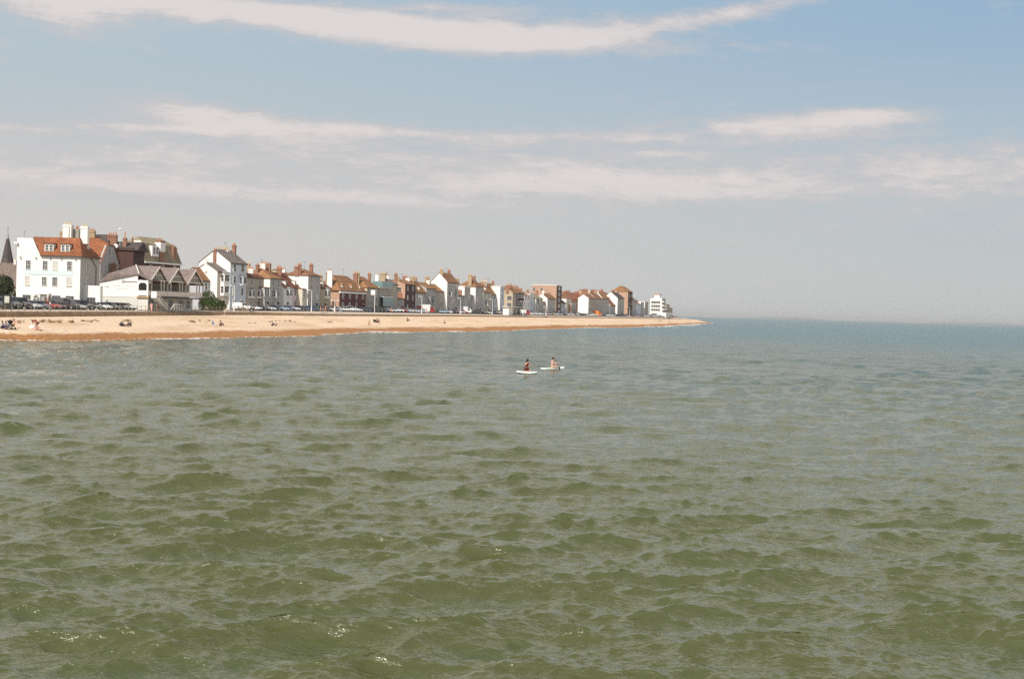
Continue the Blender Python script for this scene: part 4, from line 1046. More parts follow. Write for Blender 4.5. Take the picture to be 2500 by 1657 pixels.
def plant(name, label, cat, loc, blobs, n, leaf, m, trunk=1.2, group=None):
    root = empty(name, loc, 0, label, cat, group)
    rr = random.Random(hash(label) % 9999 if False else len(label) * 31 + n)
    vs, fs = [], []
    tot = sum(b_[3] * b_[4] * b_[5] for b_ in blobs)
    for (cx, cy, cz, ax, ay, az) in blobs:
        for _ in range(int(n * ax * ay * az / tot)):
            while True:
                u = Vector((rr.uniform(-1, 1), rr.uniform(-1, 1), rr.uniform(-1, 1)))
                if .25 < u.length < 1: break
            k = u.length; u = u.normalized() * (k ** .45)
            lump = 1 + .22 * mnoise.noise(u * 2.6 + Vector((cx, cy, cz)))
            p_ = Vector((cx + u.x * ax * lump, cy + u.y * ay * lump, cz + u.z * az * lump))
            if p_.z < .05: continue
            nrm = (u + Vector((rr.uniform(-.8, .8), rr.uniform(-.8, .8), rr.uniform(-.3, 1)))).normalized()
            t1 = nrm.orthogonal().normalized(); t1.rotate(Matrix.Rotation(rr.uniform(0, 6.28), 3, nrm)); t2 = nrm.cross(t1)
            s_ = leaf * rr.uniform(.6, 1.3); o = len(vs)
            vs += [p_ - t1 * s_, p_ - t2 * s_ * .55, p_ + t1 * s_, p_ + t2 * s_ * .55]; fs.append((o, o + 1, o + 2, o + 3))
    b = MB().add(vs, fs); b.build('crown', m, root)
    t_ = MB(); c0 = blobs[0]
    t_.tube((c0[0], c0[1], -.2), (c0[0], c0[1], c0[2] * .8), .10 * trunk, .06 * trunk)
    for (cx, cy, cz, ax, ay, az) in blobs: t_.tube((c0[0], c0[1], c0[2] * .35), (cx, cy, cz), .06 * trunk, .02 * trunk)
    t_.build('trunk', BARK, root)
    return root
gb = ((505 - 1250) / FPX * 325, 325, 3.5)
plant('bush', 'taller bright green rounded bush against the bar\'s far end', 'bush', gb, [(0, 0, 2.3, 1.9, 1.7, 2.2), (-.9, .3, 1.3, 1.4, 1.3, 1.5), (.8, 0, 1.7, 1.3, 1.3, 1.5)], 4200, .16, LEAF, 1.2, 'bushes beside the terrace bar')
gb = ((524 - 1250) / FPX * 322, 322, 3.5)
plant('bush', 'lower spreading green bush before the cream house', 'bush', gb, [(0, 0, 1.3, 2.0, 1.6, 1.5), (-1.2, 0, 1.2, 1.4, 1.3, 1.3), (1.2, .2, 1.0, 1.2, 1.2, 1.1)], 3800, .15, LEAF, 1.0, 'bushes beside the terrace bar')
plant('tree', 'dark leafy tree at the left edge beside the hotel', 'tree', ((6 - 1250) / FPX * 290, 290, 3.4), [(0, 0, 4.2, 2.1, 2, 2.2), (-1.0, 0, 2.5, 1.8, 1.6, 1.9), (1.4, 0, 2.2, 1.3, 1.3, 1.9), (.4, 0, 5.0, 1.0, 1.0, 1.3)], 5200, .18, LEAF_D, 2.0)
plant('shrub', 'upright green shrub left of the hotel door', 'shrub', (hx + wx(89), 255.2, 3.42), [(0, 0, 1.3, .5, .4, 1.2)], 420, .10, LEAF, .6, 'shrubs by the hotel door')
plant('shrub', 'red flowering shrub right of the hotel door', 'shrub', (hx + wx(121.5), 255.2, 3.42), [(0, 0, 1.2, .5, .4, 1.15)], 420, .10, LEAF_R, .6, 'shrubs by the hotel door')
# ------------------------------------------------------------------ vehicles
PAINTS = {'white': (.75, .75, .74), 'silver': (.62, .63, .64), 'grey': (.045, .047, .05), 'black': (.012, .012, .013), 'dark blue': (.025, .05, .15), 'blue': (.06, .14, .32), 'red': (.42, .02, .015), 'dark red': (.14, .012, .015),
          'dark green': (.02, .05, .03), 'beige': (.45, .40, .32), 'orange': (.75, .22, .03), 'pale blue': (.35, .45, .55)}
def car_paint(cn):
    nm = cn.replace(' ', '_') + '_car_paint'
    if nm in _mats: return _mats[nm]
    m, N, p = new_mat(nm); p.inputs['Base Color'].default_value = (*PAINTS[cn], 1); p.inputs['Roughness'].default_value = .28
    p.inputs['Coat Weight'].default_value = .6; p.inputs['Coat Roughness'].default_value = .06
    t = N.n.new('ShaderNodeTexCoord'); n1 = N.noise(t.outputs['Object'], 2.0, 3, .6)
    k = N.m('ADD', N.m('MULTIPLY', n1, .3), .85); N.l.new(N.mix(1.0, PAINTS[cn], N.comb(k, k, k), 'MULTIPLY'), p.inputs['Base Color'])
    _mats[nm] = m; return m
CGLASS = glass_mat('car_glass', (.02, .022, .025), .04)
TYRE = mat('tyre_rubber', (.02, .02, .02), .9, .1, 3)
RIM = mat('alloy_rim', (.45, .45, .46), .35, .05, 3, metallic=.8)
LAMP = mat('headlamp', (.8, .8, .78), .15, .02, 3, spec=.8)
TAIL = mat('tail_lamp', (.35, .01, .01), .3, .02, 3)
TRIMB = mat('bumper_plastic', (.03, .03, .032), .6, .1, 3)
PLATE = mat('number_plate', (.75, .75, .70), .5, .02, 3)
# stations: x, belt z, top z, half width, half roof width, glass flags
PROFILES = {
    'hatchback': dict(L=4.0, W=.86, st=[(0, .50, .56), (.18, .66, .70), (1.05, .86, .92), (1.75, .90, 1.42), (2.9, .92, 1.46), (3.65, .94, 1.38), (3.92, .92, .97), (4.0, .55, .62)], ws=(2, 3), rw=(5, 6), side=(2, 6), wheel=(.78, 3.2), r=.31),
    'estate car': dict(L=4.6, W=.88, st=[(0, .50, .56), (.2, .66, .70), (1.25, .84, .90), (2.0, .90, 1.40), (3.2, .92, 1.45), (4.2, .93, 1.38), (4.5, .90, .95), (4.6, .55, .62)], ws=(2, 3), rw=(5, 6), side=(2, 6), wheel=(.88, 3.6), r=.32),
    'saloon car': dict(L=4.5, W=.88, st=[(0, .50, .56), (.2, .64, .68), (1.3, .82, .88), (2.05, .88, 1.38), (2.9, .90, 1.41), (3.7, .93, 1.02), (4.4, .90, .95), (4.5, .55, .62)], ws=(2, 3), rw=(4, 5), side=(2, 5), wheel=(.88, 3.55), r=.32),
    'off-roader': dict(L=4.6, W=.94, st=[(0, .62, .70), (.18, .86, .92), (1.2, 1.05, 1.12), (1.75, 1.08, 1.68), (3.0, 1.10, 1.74), (4.25, 1.12, 1.70), (4.5, 1.08, 1.15), (4.6, .65, .74)], ws=(2, 3), rw=(5, 6), side=(2, 6), wheel=(.9, 3.6), r=.37),
    'van': dict(L=4.9, W=.95, st=[(0, .60, .68), (.15, .85, .92), (.85, 1.10, 1.18), (1.5, 1.20, 1.84), (2.3, 1.25, 1.93), (4.6, 1.25, 1.92), (4.86, 1.2, 1.80), (4.9, .6, .7)], ws=(2, 3), rw=None, side=(2, 4), wheel=(.9, 3.8), r=.34),
}
def car_body_mesh(kind, paint):
    P = PROFILES[kind]; st = P['st']; Wd = P['W']
    b = MB(); rings = []
    for i, (x, zb, zt) in enumerate(st):
        nose = .86 if i in (0, len(st) - 1) else (.96 if i in (1, len(st) - 2) else 1.0)
        w = Wd * nose
        cab = zt - zb > .15
        wr = w * (.80 if cab else .93)
        z0 = .24 if 0 < i < len(st) - 1 else .34
        ring = [(x, -w * .92, z0), (x, -w, z0 + .16), (x, -w, zb - .14), (x, -w * .965, zb), (x, -wr, zt - .03), (x, -wr * .86, zt), (x, wr * .86, zt), (x, wr, zt - .03), (x, w * .965, zb), (x, w, zb - .14), (x, w, z0 + .16), (x, w * .92, z0)]
        rings.append(ring)
    n = 12
    for i in range(len(rings) - 1):
        o = len(b.v); b.v += rings[i] + rings[i + 1]
        for k in range(n):
            k2 = (k + 1) % n; mi = 0
            if k in (3, 7) and P['side'][0] <= i < P['side'][1]: mi = 1
            if k in (4, 5, 6) and (i, i + 1) == P['ws']: mi = 1
            if k == 5 and P['rw'] and (i, i + 1) == P['rw']: mi = 1
            if k in (0, 10, 11): mi = 2
            b.f.append([o + k, o + n + k, o + n + k2, o + k2]); b.mi.append(mi); b.smooth.append(False)
    for r_, flip in ((rings[0], False), (rings[-1], True)):
        o = len(b.v); b.v += r_; f = list(range(o, o + n)); b.f.append(f if not flip else f[::-1]); b.mi.append(0); b.smooth.append(False)
    # pillars, proud of the glass
    for i in range(P['side'][0] + 1, P['side'][1]):
        x, zb, zt = st[i]; w = Wd * .965; wr = Wd * .80
        for s_ in (-1, 1): b.tube((x + .1, s_ * (w + .004), zb), (x + .1, s_ * (wr + .004), zt - .03), .035, .03, 4, 0, False)
    # sills, grille, plates, mirrors
    b.box(-.03, .0, -Wd * .6, Wd * .6, .36, .5, 2)
    for s_ in (-1, 1): b.box(st[2][0] + .35, st[2][0] + .5, s_ * (Wd + .0), s_ * (Wd + .17), st[2][1] + .03, st[2][1] + .17, 0)
    return b.mesh('body', [paint, CGLASS, TRIMB])
def wheel_meshes(r):
    t = MB().tube((0, -.1, 0), (0, .1, 0), r, r, 14); m = MB().tube((0, -.115, 0), (0, .115, 0), r * .62, r * .62, 10)
    return t.mesh('wheel', TYRE), m.mesh('rim', RIM)
_wh = {k: wheel_meshes(P['r']) for k, P in PROFILES.items()}
_lm = (MB().box(-.02, .14, -.14, .14, -.07, .07).mesh('headlight', LAMP), MB().box(-.1, .02, -.1, .1, -.1, .1).mesh('tail_light', TAIL), MB().box(-.012, 0, -.26, .26, -.06, .06).mesh('number_plate', PLATE))
_cb = {}
_simple = {}
def car_simple_mesh(kind, cn):
    """far cars: the same shape as one mesh"""
    if (kind, cn) in _simple: return _simple[kind, cn]
    P = PROFILES[kind]; bm_ = bmesh.new(); me0 = car_body_mesh(kind, car_paint(cn)); bm_.from_mesh(me0)
    me = bpy.data.meshes.new('car'); 
    b = MB()
    for v in me0.vertices: b.v.append(tuple(v.co))
    for p in me0.polygons: b.f.append(list(p.vertices)); b.mi.append(p.material_index); b.smooth.append(False)
    for x in P['wheel']:
        for s_ in (-1, 1): b.tube((x, s_ * (P['W'] - .2), P['r']), (x, s_ * (P['W'] + .01), P['r']), P['r'], P['r'], 10, 3)
    for s_ in (-1, 1): b.box(-.02, .12, s_ * P['W'] * .75 - .13, s_ * P['W'] * .75 + .13, P['st'][1][1] - .14, P['st'][1][1] + .0, 4)
    bm_.free()
    _simple[kind, cn] = b.mesh('car', [car_paint(cn), CGLASS, TRIMB, TYRE, LAMP]); return _simple[kind, cn]
def car(kind, cn, loc, heading, label, group, simple=False):
    nm = 'parked_van' if kind == 'van' else 'parked_car'; cat = 'van' if kind == 'van' else 'car'
    P = PROFILES[kind]
    # heading points from tail to nose; body is built nose at x = 0, so turn it round
    rz = heading + math.pi
    if simple:
        o = link(nm, car_simple_mesh(kind, cn), None, loc, rz); return tag(o, label, cat, group)
    root = empty(nm, loc, rz, label, cat, group)
    if (kind, cn) not in _cb: _cb[kind, cn] = car_body_mesh(kind, car_paint(cn))
    link('body', _cb[kind, cn], root)
    for x in P['wheel']:
        for s_ in (-1, 1):
            w = link('wheel', _wh[kind][0], root, (x, s_ * (P['W'] - .11), P['r'])); link('rim', _wh[kind][1], w)
    zb = P['st'][1][1]
    for s_ in (-1, 1):
        link('headlight', _lm[0], root, (.05, s_ * P['W'] * .72, zb - .08)); link('tail_light', _lm[1], root, (P['L'] - .06, s_ * P['W'] * .8, P['st'][-2][1] - .08))
    link('number_plate', _lm[2], root, (-.035, 0, .42)); link('number_plate', _lm[2], root, (P['L'] + .02, 0, .62))
    return root
ORD = ['first', 'second', 'third', 'fourth', 'fifth', 'sixth', 'seventh', 'eighth', 'ninth', 'tenth', 'eleventh', 'twelfth', 'thirteenth', 'fourteenth', 'fifteenth', 'sixteenth']
# the close row in front of the hotel and the bar
near = [(8, 'van', 'grey'), (38, 'van', 'grey'), (64, 'van', 'black'), (88, 'hatchback', 'silver'), (108, 'saloon car', 'dark blue'), (136, 'hatchback', 'red'), (158, 'estate car', 'grey'), (178, 'estate car', 'black'), (198, 'saloon car', 'silver'),
        (216, 'off-roader', 'black'), (238, 'estate car', 'dark green'), (262, 'hatchback', 'white'), (283, 'hatchback', 'grey'), (306, 'saloon car', 'black'), (322, 'saloon car', 'white'), (343, 'off-roader', 'black')]
near_l = ['dark grey van cut by the left edge of the picture', 'dark grey van behind the notice board at the left edge', 'black van just right of the notice board', 'silver hatchback between the black van and the dark blue saloon', 'dark blue saloon next to the red hatchback, before the hotel door',
          'red hatchback in the front row before the hotel door', 'dark grey estate car immediately right of the red hatchback', 'black estate car between the grey estate and a silver saloon', 'silver saloon in front of the right end of the hotel',
          'tall black off-roader below the hotel\'s low side wing', 'dark green estate car at the joint of hotel and bar', 'white hatchback below the painted bar sign, left of the grey one', 'grey hatchback below the painted bar sign', 'black saloon between grey hatchback and white saloon below the bar sign',
          'white saloon left of the tall black car by the stair', 'tall black off-roader at the right end of the row, by the white stair']
for (px, k, cn), lab in zip(near, near_l):
    x, y = line_at(px + 6, 5.2 if px < 190 else 3.7); car(k, cn, (x, y, ground_z(y) + .02), R(-28 + rnd.uniform(-4, 4)), lab, 'cars parked before the hotel and bar')
for px, yy, k, cn, lab in ((72, 243, 'estate car', 'red', 'bright red estate car close under the hotel\'s left windows, behind the row'), (92, 246, 'hatchback', 'dark red', 'dark red hatchback half hidden behind the row, left of the hotel door'), (190, 240, 'van', 'grey', 'long dull grey van close under the hotel\'s right windows')):
    car(k, cn, ((px - 1250) / FPX * yy, yy, 3.45), R(-6), lab, 'cars parked before the hotel and bar')
# the long row along the terrace
marks = [(560, 'the tall white gabled house'), (599, 'the house with two oriel bays'), (642, 'the broad hipped orange roof'), (688, 'the steep brown roof with dormers'), (736, 'the tall white corner house'), (780, 'the low cream house'), (806, 'the red brick mansion'),
         (892, 'the grey concrete house'), (922, 'the teal glass house'), (950, 'the slate pyramid roof'), (968, 'the dark brick house'), (1012, 'the low house with one dormer'), (1038, 'the cottage with pale bays'), (1062, 'the arched bay house'), (1088, 'the house with round attic windows'),
         (1117, 'the narrow house with a white gable wall'), (1145, 'the steep hipped house'), (1177, 'the house with the dark oriel'), (1196, 'the long orange-brown roof'), (1216, 'the thin white tower house'), (1230, 'the promenade shelter'), (1280, 'the pale blue narrow house'), (1302, 'the corner turret bay'),
         (1325, 'the brick flats'), (1368, 'the cream house beyond the flats'), (1404, 'the wide white flank'), (1436, 'the slate-eaved terrace'), (1468, 'the mixed chimneys'), (1487, 'the sloping white gable'), (1524, 'the big brown hall'), (1545, 'the white house beyond the hall'), (1562, 'the low white house'), (1582, 'the white corner flats'), (1624, 'the last small houses')]
def mark(px):
    m = marks[0][1]
    for a, t in marks:
        if px >= a: m = t
    return m
first = [('van', 'white'), ('hatchback', 'white'), ('hatchback', 'grey'), ('saloon car', 'silver'), ('estate car', 'grey'), ('hatchback', 'pale blue'), ('saloon car', 'dark blue'), ('estate car', 'silver'), ('hatchback', 'grey'), ('saloon car', 'dark blue'), ('hatchback', 'dark blue'),
         ('hatchback', 'dark green'), ('saloon car', 'black'), ('hatchback', 'grey'), ('hatchback', 'white'), ('saloon car', 'grey'), ('estate car', 'silver'), ('hatchback', 'white'), ('saloon car', 'white'), ('off-roader', 'white'), ('estate car', 'white'), ('hatchback', 'black'), ('saloon car', 'dark blue'), ('estate car', 'black'), ('hatchback', 'dark green'), ('hatchback', 'black')]
kinds = ['hatchback', 'hatchback', 'saloon car', 'estate car', 'off-roader', 'hatchback']
cols = ['white', 'white', 'white', 'silver', 'silver', 'grey', 'black', 'dark blue', 'red', 'beige', 'dark red', 'grey', 'pale blue']
cr = random.Random(21)
row = []
Yp = 331.0; k_ = 0
blocked = [(1052, 1092), (1146, 1168), (1230, 1286), (1464, 1490), (1286, 1306)]
while Yp < 1085:
    x, y = inland(Yp, 8.6); px = px_of(x, y)
    d = wall_dir(Yp)
    kd, cn = first[k_] if k_ < len(first) else (cr.choice(kinds), cr.choice(cols))
    gap = 3.75 if k_ < 40 else cr.choice([3.2, 3.5, 4.2, 5.5])
    if px > 598 and not any(a < px < b_ for a, b_ in blocked): row.append((px, x, y, kd, cn, math.atan2(d[1], d[0])))
    if px > 598: k_ += 1
    Yp += gap
seen = {}
tally = {}
for px, x, y, kd, cn, da in row: tally[(kd, cn, mark(px))] = tally.get((kd, cn, mark(px)), 0) + 1
for i, (px, x, y, kd, cn, da) in enumerate(row):
    key = (kd, cn, mark(px)); j = seen.get(key, 0); seen[key] = j + 1
    lab = f'{cn} {kd} parked before {mark(px)}' if tally[key] == 1 else f'{ORD[j]} {cn} {kd} parked before {mark(px)}, counting from its near end'
    car(kd, cn, (x, y, ground_z(y) + .02), da - R(90) + R(rnd.uniform(8, 26)), lab, 'cars parked along the seafront road', simple=px > 900)
# lorry, box vans
def box_truck(px, off, cab, box, label, L=5.2, h=2.7, name='parked_lorry', cat='lorry'):
    x, y = line_at(px, off); d = wall_dir(y)
    r_ = empty(name, (x, y, ground_z(y) + .02), math.atan2(d[1], d[0]) + R(100), label, cat)
    MB().box(1.6, L, -1.05, 1.05, .8, h).build('cargo_box', box, r_)
    c_ = MB().prism([(0, -1, .5), (1.55, -1, .5), (1.55, -1, 2.1), (.55, -1, 2.1), (.05, -1, 1.3)], (0, 2, 0)).build('cab', cab, r_)
    MB().add([(.03, -.85, 1.35), (.03, .85, 1.35), (.5, .85, 2.02), (.5, -.85, 2.02)], [(0, 3, 2, 1)]).box(.6, 1.4, -1.02, -1.005, 1.3, 1.9).box(.6, 1.4, 1.005, 1.02, 1.3, 1.9).build('windscreen', CGLASS, c_, (-.02, 0, .0))
    MB().box(1.0, L, -.9, .9, .45, .79).build('chassis', TRIMB, r_)
    for xx in (.75, L - 1.1):
        for s_ in (-1, 1): w = link('wheel', _wh['off-roader'][0], r_, (xx, s_ * .9, .37)); link('rim', _wh['off-roader'][1], w)
    return r_
t_ = box_truck(1060, 9.0, car_paint('red'), car_paint('white'), 'red and white lorry, the tallest vehicle, before the round-windowed house', 6.2, 3.0)
MB().box(4.6, 6.23, -1.08, 1.08, .82, 2.4).build('red_panel', car_paint('red'), t_)
box_truck(1150, 9.0, car_paint('white'), car_paint('white'), 'all-white box van before the steep hipped house', 5.2, 2.8)
box_truck(1292, 9.0, car_paint('red'), car_paint('white'), 'white box van with a red cab, right of the promenade shelter', 4.6, 2.3, 'parked_van', 'van')
box_truck(1467, 9.0, car_paint('orange'), car_paint('orange'), 'bright orange box van before the mixed chimneys', 7.0, 3.1)

# ------------------------------------------------------------------ street furniture
IRON = mat('white_iron', (.72, .71, .68), .5, .05, 3)
RUST = mat('weathered_rail', (.30, .25, .19), .7, .2, 3)
# railing on the wall, near part
def railing(Y0, Y1, label):
    x0, y0 = inland(Y0, .45); z0 = capz(Y0)
    root = empty('railing', (x0, y0, z0), 0, label, 'railing', 'railings on the sea wall')
    pm = MB().tube((0, 0, 0), (0, 0, 1.05), .045, .035, 6).blob(0, 0, 1.1, .06, .06, .06, nu=6, nv=4).mesh('post', RUST)
    Y = Y0; pts = []
    while Y <= Y1:
        x, y = inland(Y, .45); pts.append((x - x0, y - y0, capz(Y) - z0)); o = link('post', pm, root, pts[-1]); Y += 2.5
    for dz_ in (.35, .7, 1.02):
        b = MB()
        for a, c_ in zip(pts[:-1], pts[1:]): b.tube((a[0], a[1], a[2] + dz_), (c_[0], c_[1], c_[2] + dz_), .022, None, 5)
        b.build('rail', RUST, root)
railing(190, 272, 'dark seafront railing in front of the hotel cars')
railing(274.5, 338, 'seafront railing in front of the bar terrace and green bushes')
LAMPW = mat('lamp_post_paint', (.78, .77, .74), .5, .04, 3)
def street_lamp(px, off, ytop, label, arms=1):
    x, y = line_at(px, off); g = ground_z(y); h = z_of(px, ytop, y) - g
    r_ = empty('street_lamp', (x, y, g), 0, label, 'street lamp', 'street lamps along the promenade')
    MB().tube((0, 0, 0), (0, 0, 1.2), .16, .14).tube((0, 0, 1.2), (0, 0, h), .09, .06).build('pole', LAMPW, r_)
    for s_ in ((-1, 1) if arms == 2 else (-1,)):
        MB().tube((0, 0, h), (s_ * .9, 0, h + .1), .04).box(s_ * .9 - .35, s_ * .9 + .35, -.14, .14, h + .02, h + .16).build('lantern', LAMPW, r_)
for px, off, yt, lab, n_ in ((569.5, 4.5, 698, 'tall white lamp post before the tall white gabled house', 1), (758.5, 5, 709, 'white lamp post before the tall white corner house', 1), (815, 5, 734, 'short double-armed lamp post before the red brick mansion', 2), (1027.5, 5, 724, 'white lamp post before the low house with one dormer', 1),
                         (1122, 5, 728, 'white lamp post before the narrow house with a white gable wall', 1), (1200, 5, 731, 'white lamp post before the long orange-brown roof', 1), (1275, 5, 736, 'white lamp post at the right end of the promenade shelter', 1), (1331, 5, 750, 'short white lamp post before the brick flats', 1), (1535, 5, 750, 'white lamp post before the big brown hall', 1)):
    street_lamp(px, off, yt, lab, n_)
# sign board on a post
x, y = line_at(912.5, 4.5); g = ground_z(y)
r_ = empty('signboard', (x, y, g), 0, 'blank white square board on a white post before the grey concrete house', 'sign')
zt = z_of(912.5, 708, y) - g
MB().tube((0, 0, 0), (0, 0, zt), .09, .07).build('pole', LAMPW, r_)
MB().box(-1.2, -.1, -.06, .06, zt - 1.45, zt).build('board', TRIM, r_)
# notice board, left edge
x, y = line_at(15, 1.2); g = 3.3
r_ = empty('notice_board', (x, y, g), R(8), 'black-framed notice board with a pale poster at the left edge', 'notice board')
MB().box(-.62, -.52, -.05, .05, 0, 2.35).box(.52, .62, -.05, .05, 0, 2.35).build('post', DARK, r_)
f = MB().box(-.52, .52, -.05, .05, .15, 2.3).build('frame', DARK, r_)
MB().box(-.33, .33, -.07, -.052, 1.1, 2.05).build('poster', mat('pale_poster', (.5, .52, .47), .8, .15, 3), f)
# shelter
x, y = line_at(1234, 3.6); x2, y2 = line_at(1279, 3.6); Ls = math.hypot(x2 - x, y2 - y); ang = math.atan2(y2 - y, x2 - x); g = ground_z(y) + .05
sh = empty('promenade_shelter', (x, y, g), ang, 'white flat-roofed promenade shelter with open posts and a plain end panel', 'shelter')
hs = z_of(1240, 749, y) - g
MB().box(-1.0, Ls, -1.2, 1.5, hs, hs + .2).build('roof', TRIM, sh)
for i in range(5):
    MB().box(Ls * (i + .15) / 5, Ls * (i + .15) / 5 + .16, -1.1, -.98, 0, hs).build('post', TRIM, sh)
MB().box(Ls * .01, Ls * .30, -.2, 0, 0, hs).box(-.2, 0, -1.1, 1.3, 0, hs).build('panel', WHITE, sh)
MB().box(Ls * .35, Ls * .95, .8, 1.3, 0, .5).build('bench', DARK, sh)
# kale tufts on the upper beach
m_kale = foliage_mat('sea_kale', (.26, .16, .08), (.33, .22, .11))
b = MB(); kr = random.Random(5)
def beach_pt(px, py):
    """point where this line of sight meets the shingle"""
    lo = None
    for Y in np.arange(120, 1300, .5 if px < 1300 else 1.0):
        X = (px - 1250) / FPX * Y
        u = (X - wall_x(Y)) / (water_x(Y) - wall_x(Y))
        if u < 0 or u > 1.1: continue
        z = CH + (horizon(px) - py) * Y / FPX
        if z <= float(beach_z(X, Y)): return X, Y, float(beach_z(X, Y))
    Y = np.interp(px, [0, 400, 800, 1300], [185, 240, 330, 560]); X = (px - 1250) / FPX * Y; return X, Y, max(0.2, float(beach_z(X, Y)))
for (pa, pb, py, n_) in ((75, 150, 785, 16), (170, 185, 786, 5), (190, 240, 785, 8), (290, 335, 784, 7), (460, 515, 785, 12), (600, 720, 786, 10), (20, 60, 788, 5)):
    for _ in range(n_):
        px = kr.uniform(pa, pb); x, y, z = beach_pt(px, py + kr.uniform(-3, 4))
        for _k in range(14):
            a_ = kr.uniform(0, 6.28); l_ = kr.uniform(.15, .38); w_ = .09
            p0 = Vector((x + kr.uniform(-.25, .25), y + kr.uniform(-.25, .25), z)); d_ = Vector((math.cos(a_), math.sin(a_), kr.uniform(.3, 1.1))).normalized() * l_; n2 = Vector((-math.sin(a_), math.cos(a_), 0)) * w_
            o = len(b.v); b.v += [tuple(p0), tuple(p0 + d_ * .5 - n2), tuple(p0 + d_), tuple(p0 + d_ * .5 + n2)]; b.f.append([o, o + 1, o + 2, o + 3]); b.mi.append(0); b.smooth.append(False)
tag(b.build('beach_plants', m_kale), 'brownish tufts of low plants scattered on the upper shingle', 'plants', None, 'stuff')
# surf
m_foam, N, p = new_mat('foam'); p.inputs['Base Color'].default_value = (.86, .85, .82, 1); p.inputs['Roughness'].default_value = .9
t = N.n.new('ShaderNodeNewGeometry'); fn = N.noise(t.outputs['Position'], .9, 7, .75)
N.l.new(N.smooth(fn, .42, .64, 0, .85), p.inputs['Alpha'])
fr_ = np.random.RandomState(8)
Yf = np.arange(150, 1245, .5); Pf = np.zeros((len(Yf), 4, 3))
base_w = .18 + .45 * np.sin(Yf / 7.3) * np.sin(Yf / 3.1 + 1) + .3 * fr_.rand(len(Yf)); base_w = np.clip(base_w, .12, None)
for (pa, pb, extra) in ((889, 965, 5.0), (1090, 1130, 1.2), (1580, 1605, 7), (1425, 1452, 4), (1625, 1700, 4), (430, 520, .8)):
    pxs = px_of(water_x(Yf), Yf); base_w += extra * np.exp(-((pxs - (pa + pb) / 2) / ((pb - pa) / 2.4)) ** 2)
base_w *= 1 + Yf / 900
for i, y in enumerate(Yf):
    sx0 = float(water_x(y)); zz = .06 + .07 * min(base_w[i], 3)
    for j, f_ in enumerate((-.25, .1, .55, 1.0)):
        X_ = sx0 + base_w[i] * f_; Pf[i, j] = (X_, y, max(float(beach_z(X_, y)), 0) + (.05, zz, zz * .9, .02)[j])
tag(link('surf', grid_mesh('surf', Pf, [m_foam])), 'thin white line of surf along the water\'s edge', 'surf', None, 'stuff')
# ------------------------------------------------------------------ people
SKIN = mat('skin', (.55, .31, .21), .6, .06, 3)
SKIN_L = mat('light_skin', (.66, .42, .31), .6, .06, 3)
def cloth(n, rgb): return mat(n + '_cloth', rgb, .9, .08, 4)
CL = {'white': cloth('white', (.78, .77, .75)), 'black': cloth('black', (.02, .02, .022)), 'navy': cloth('navy', (.025, .035, .08)), 'red': cloth('red', (.38, .03, .03)), 'dark red': cloth('dark_red', (.12, .02, .02)), 'pink': cloth('pink', (.68, .40, .38)), 'blue': cloth('blue', (.12, .24, .45)), 'pale blue': cloth('pale_blue', (.45, .58, .68)),
      'grey': cloth('grey', (.25, .25, .26)), 'orange': cloth('orange', (.75, .20, .06)), 'tan': cloth('tan', (.42, .32, .20)), 'green': cloth('green', (.10, .16, .07))}
HAIR = {'brown': mat('brown_hair', (.05, .025, .012), .7, .1, 5), 'dark': mat('dark_hair', (.015, .01, .008), .7, .1, 5), 'fair': mat('fair_hair', (.30, .19, .09), .7, .1, 5), 'grey': mat('grey_hair', (.35, .34, .32), .7, .1, 5)}
dg = None
def skin_mesh(joints, edges, radii, sub=1):
    me = bpy.data.meshes.new('sk'); names = list(joints); idx = {n: i for i, n in enumerate(names)}
    me.from_pydata([joints[n] for n in names], [(idx[a], idx[b_]) for a, b_ in edges], [])
    o = bpy.data.objects.new('sk', me); col.objects.link(o)
    o.modifiers.new('s', 'SKIN')
    for n in names:
        d = me.skin_vertices[0].data[idx[n]]; r = radii[n]; d.radius = (r, r) if not isinstance(r, tuple) else r
        d.use_root = (n == names[0])
    if sub:
        m = o.modifiers.new('d', 'SUBSURF'); m.levels = sub; m.render_levels = sub
    bpy.context.view_layer.update()
    ev = o.evaluated_get(bpy.context.evaluated_depsgraph_get()); out = bpy.data.meshes.new_from_object(ev)
    col.objects.unlink(o); bpy.data.objects.remove(o)
    for p in out.polygons: p.use_smooth = True
    return out
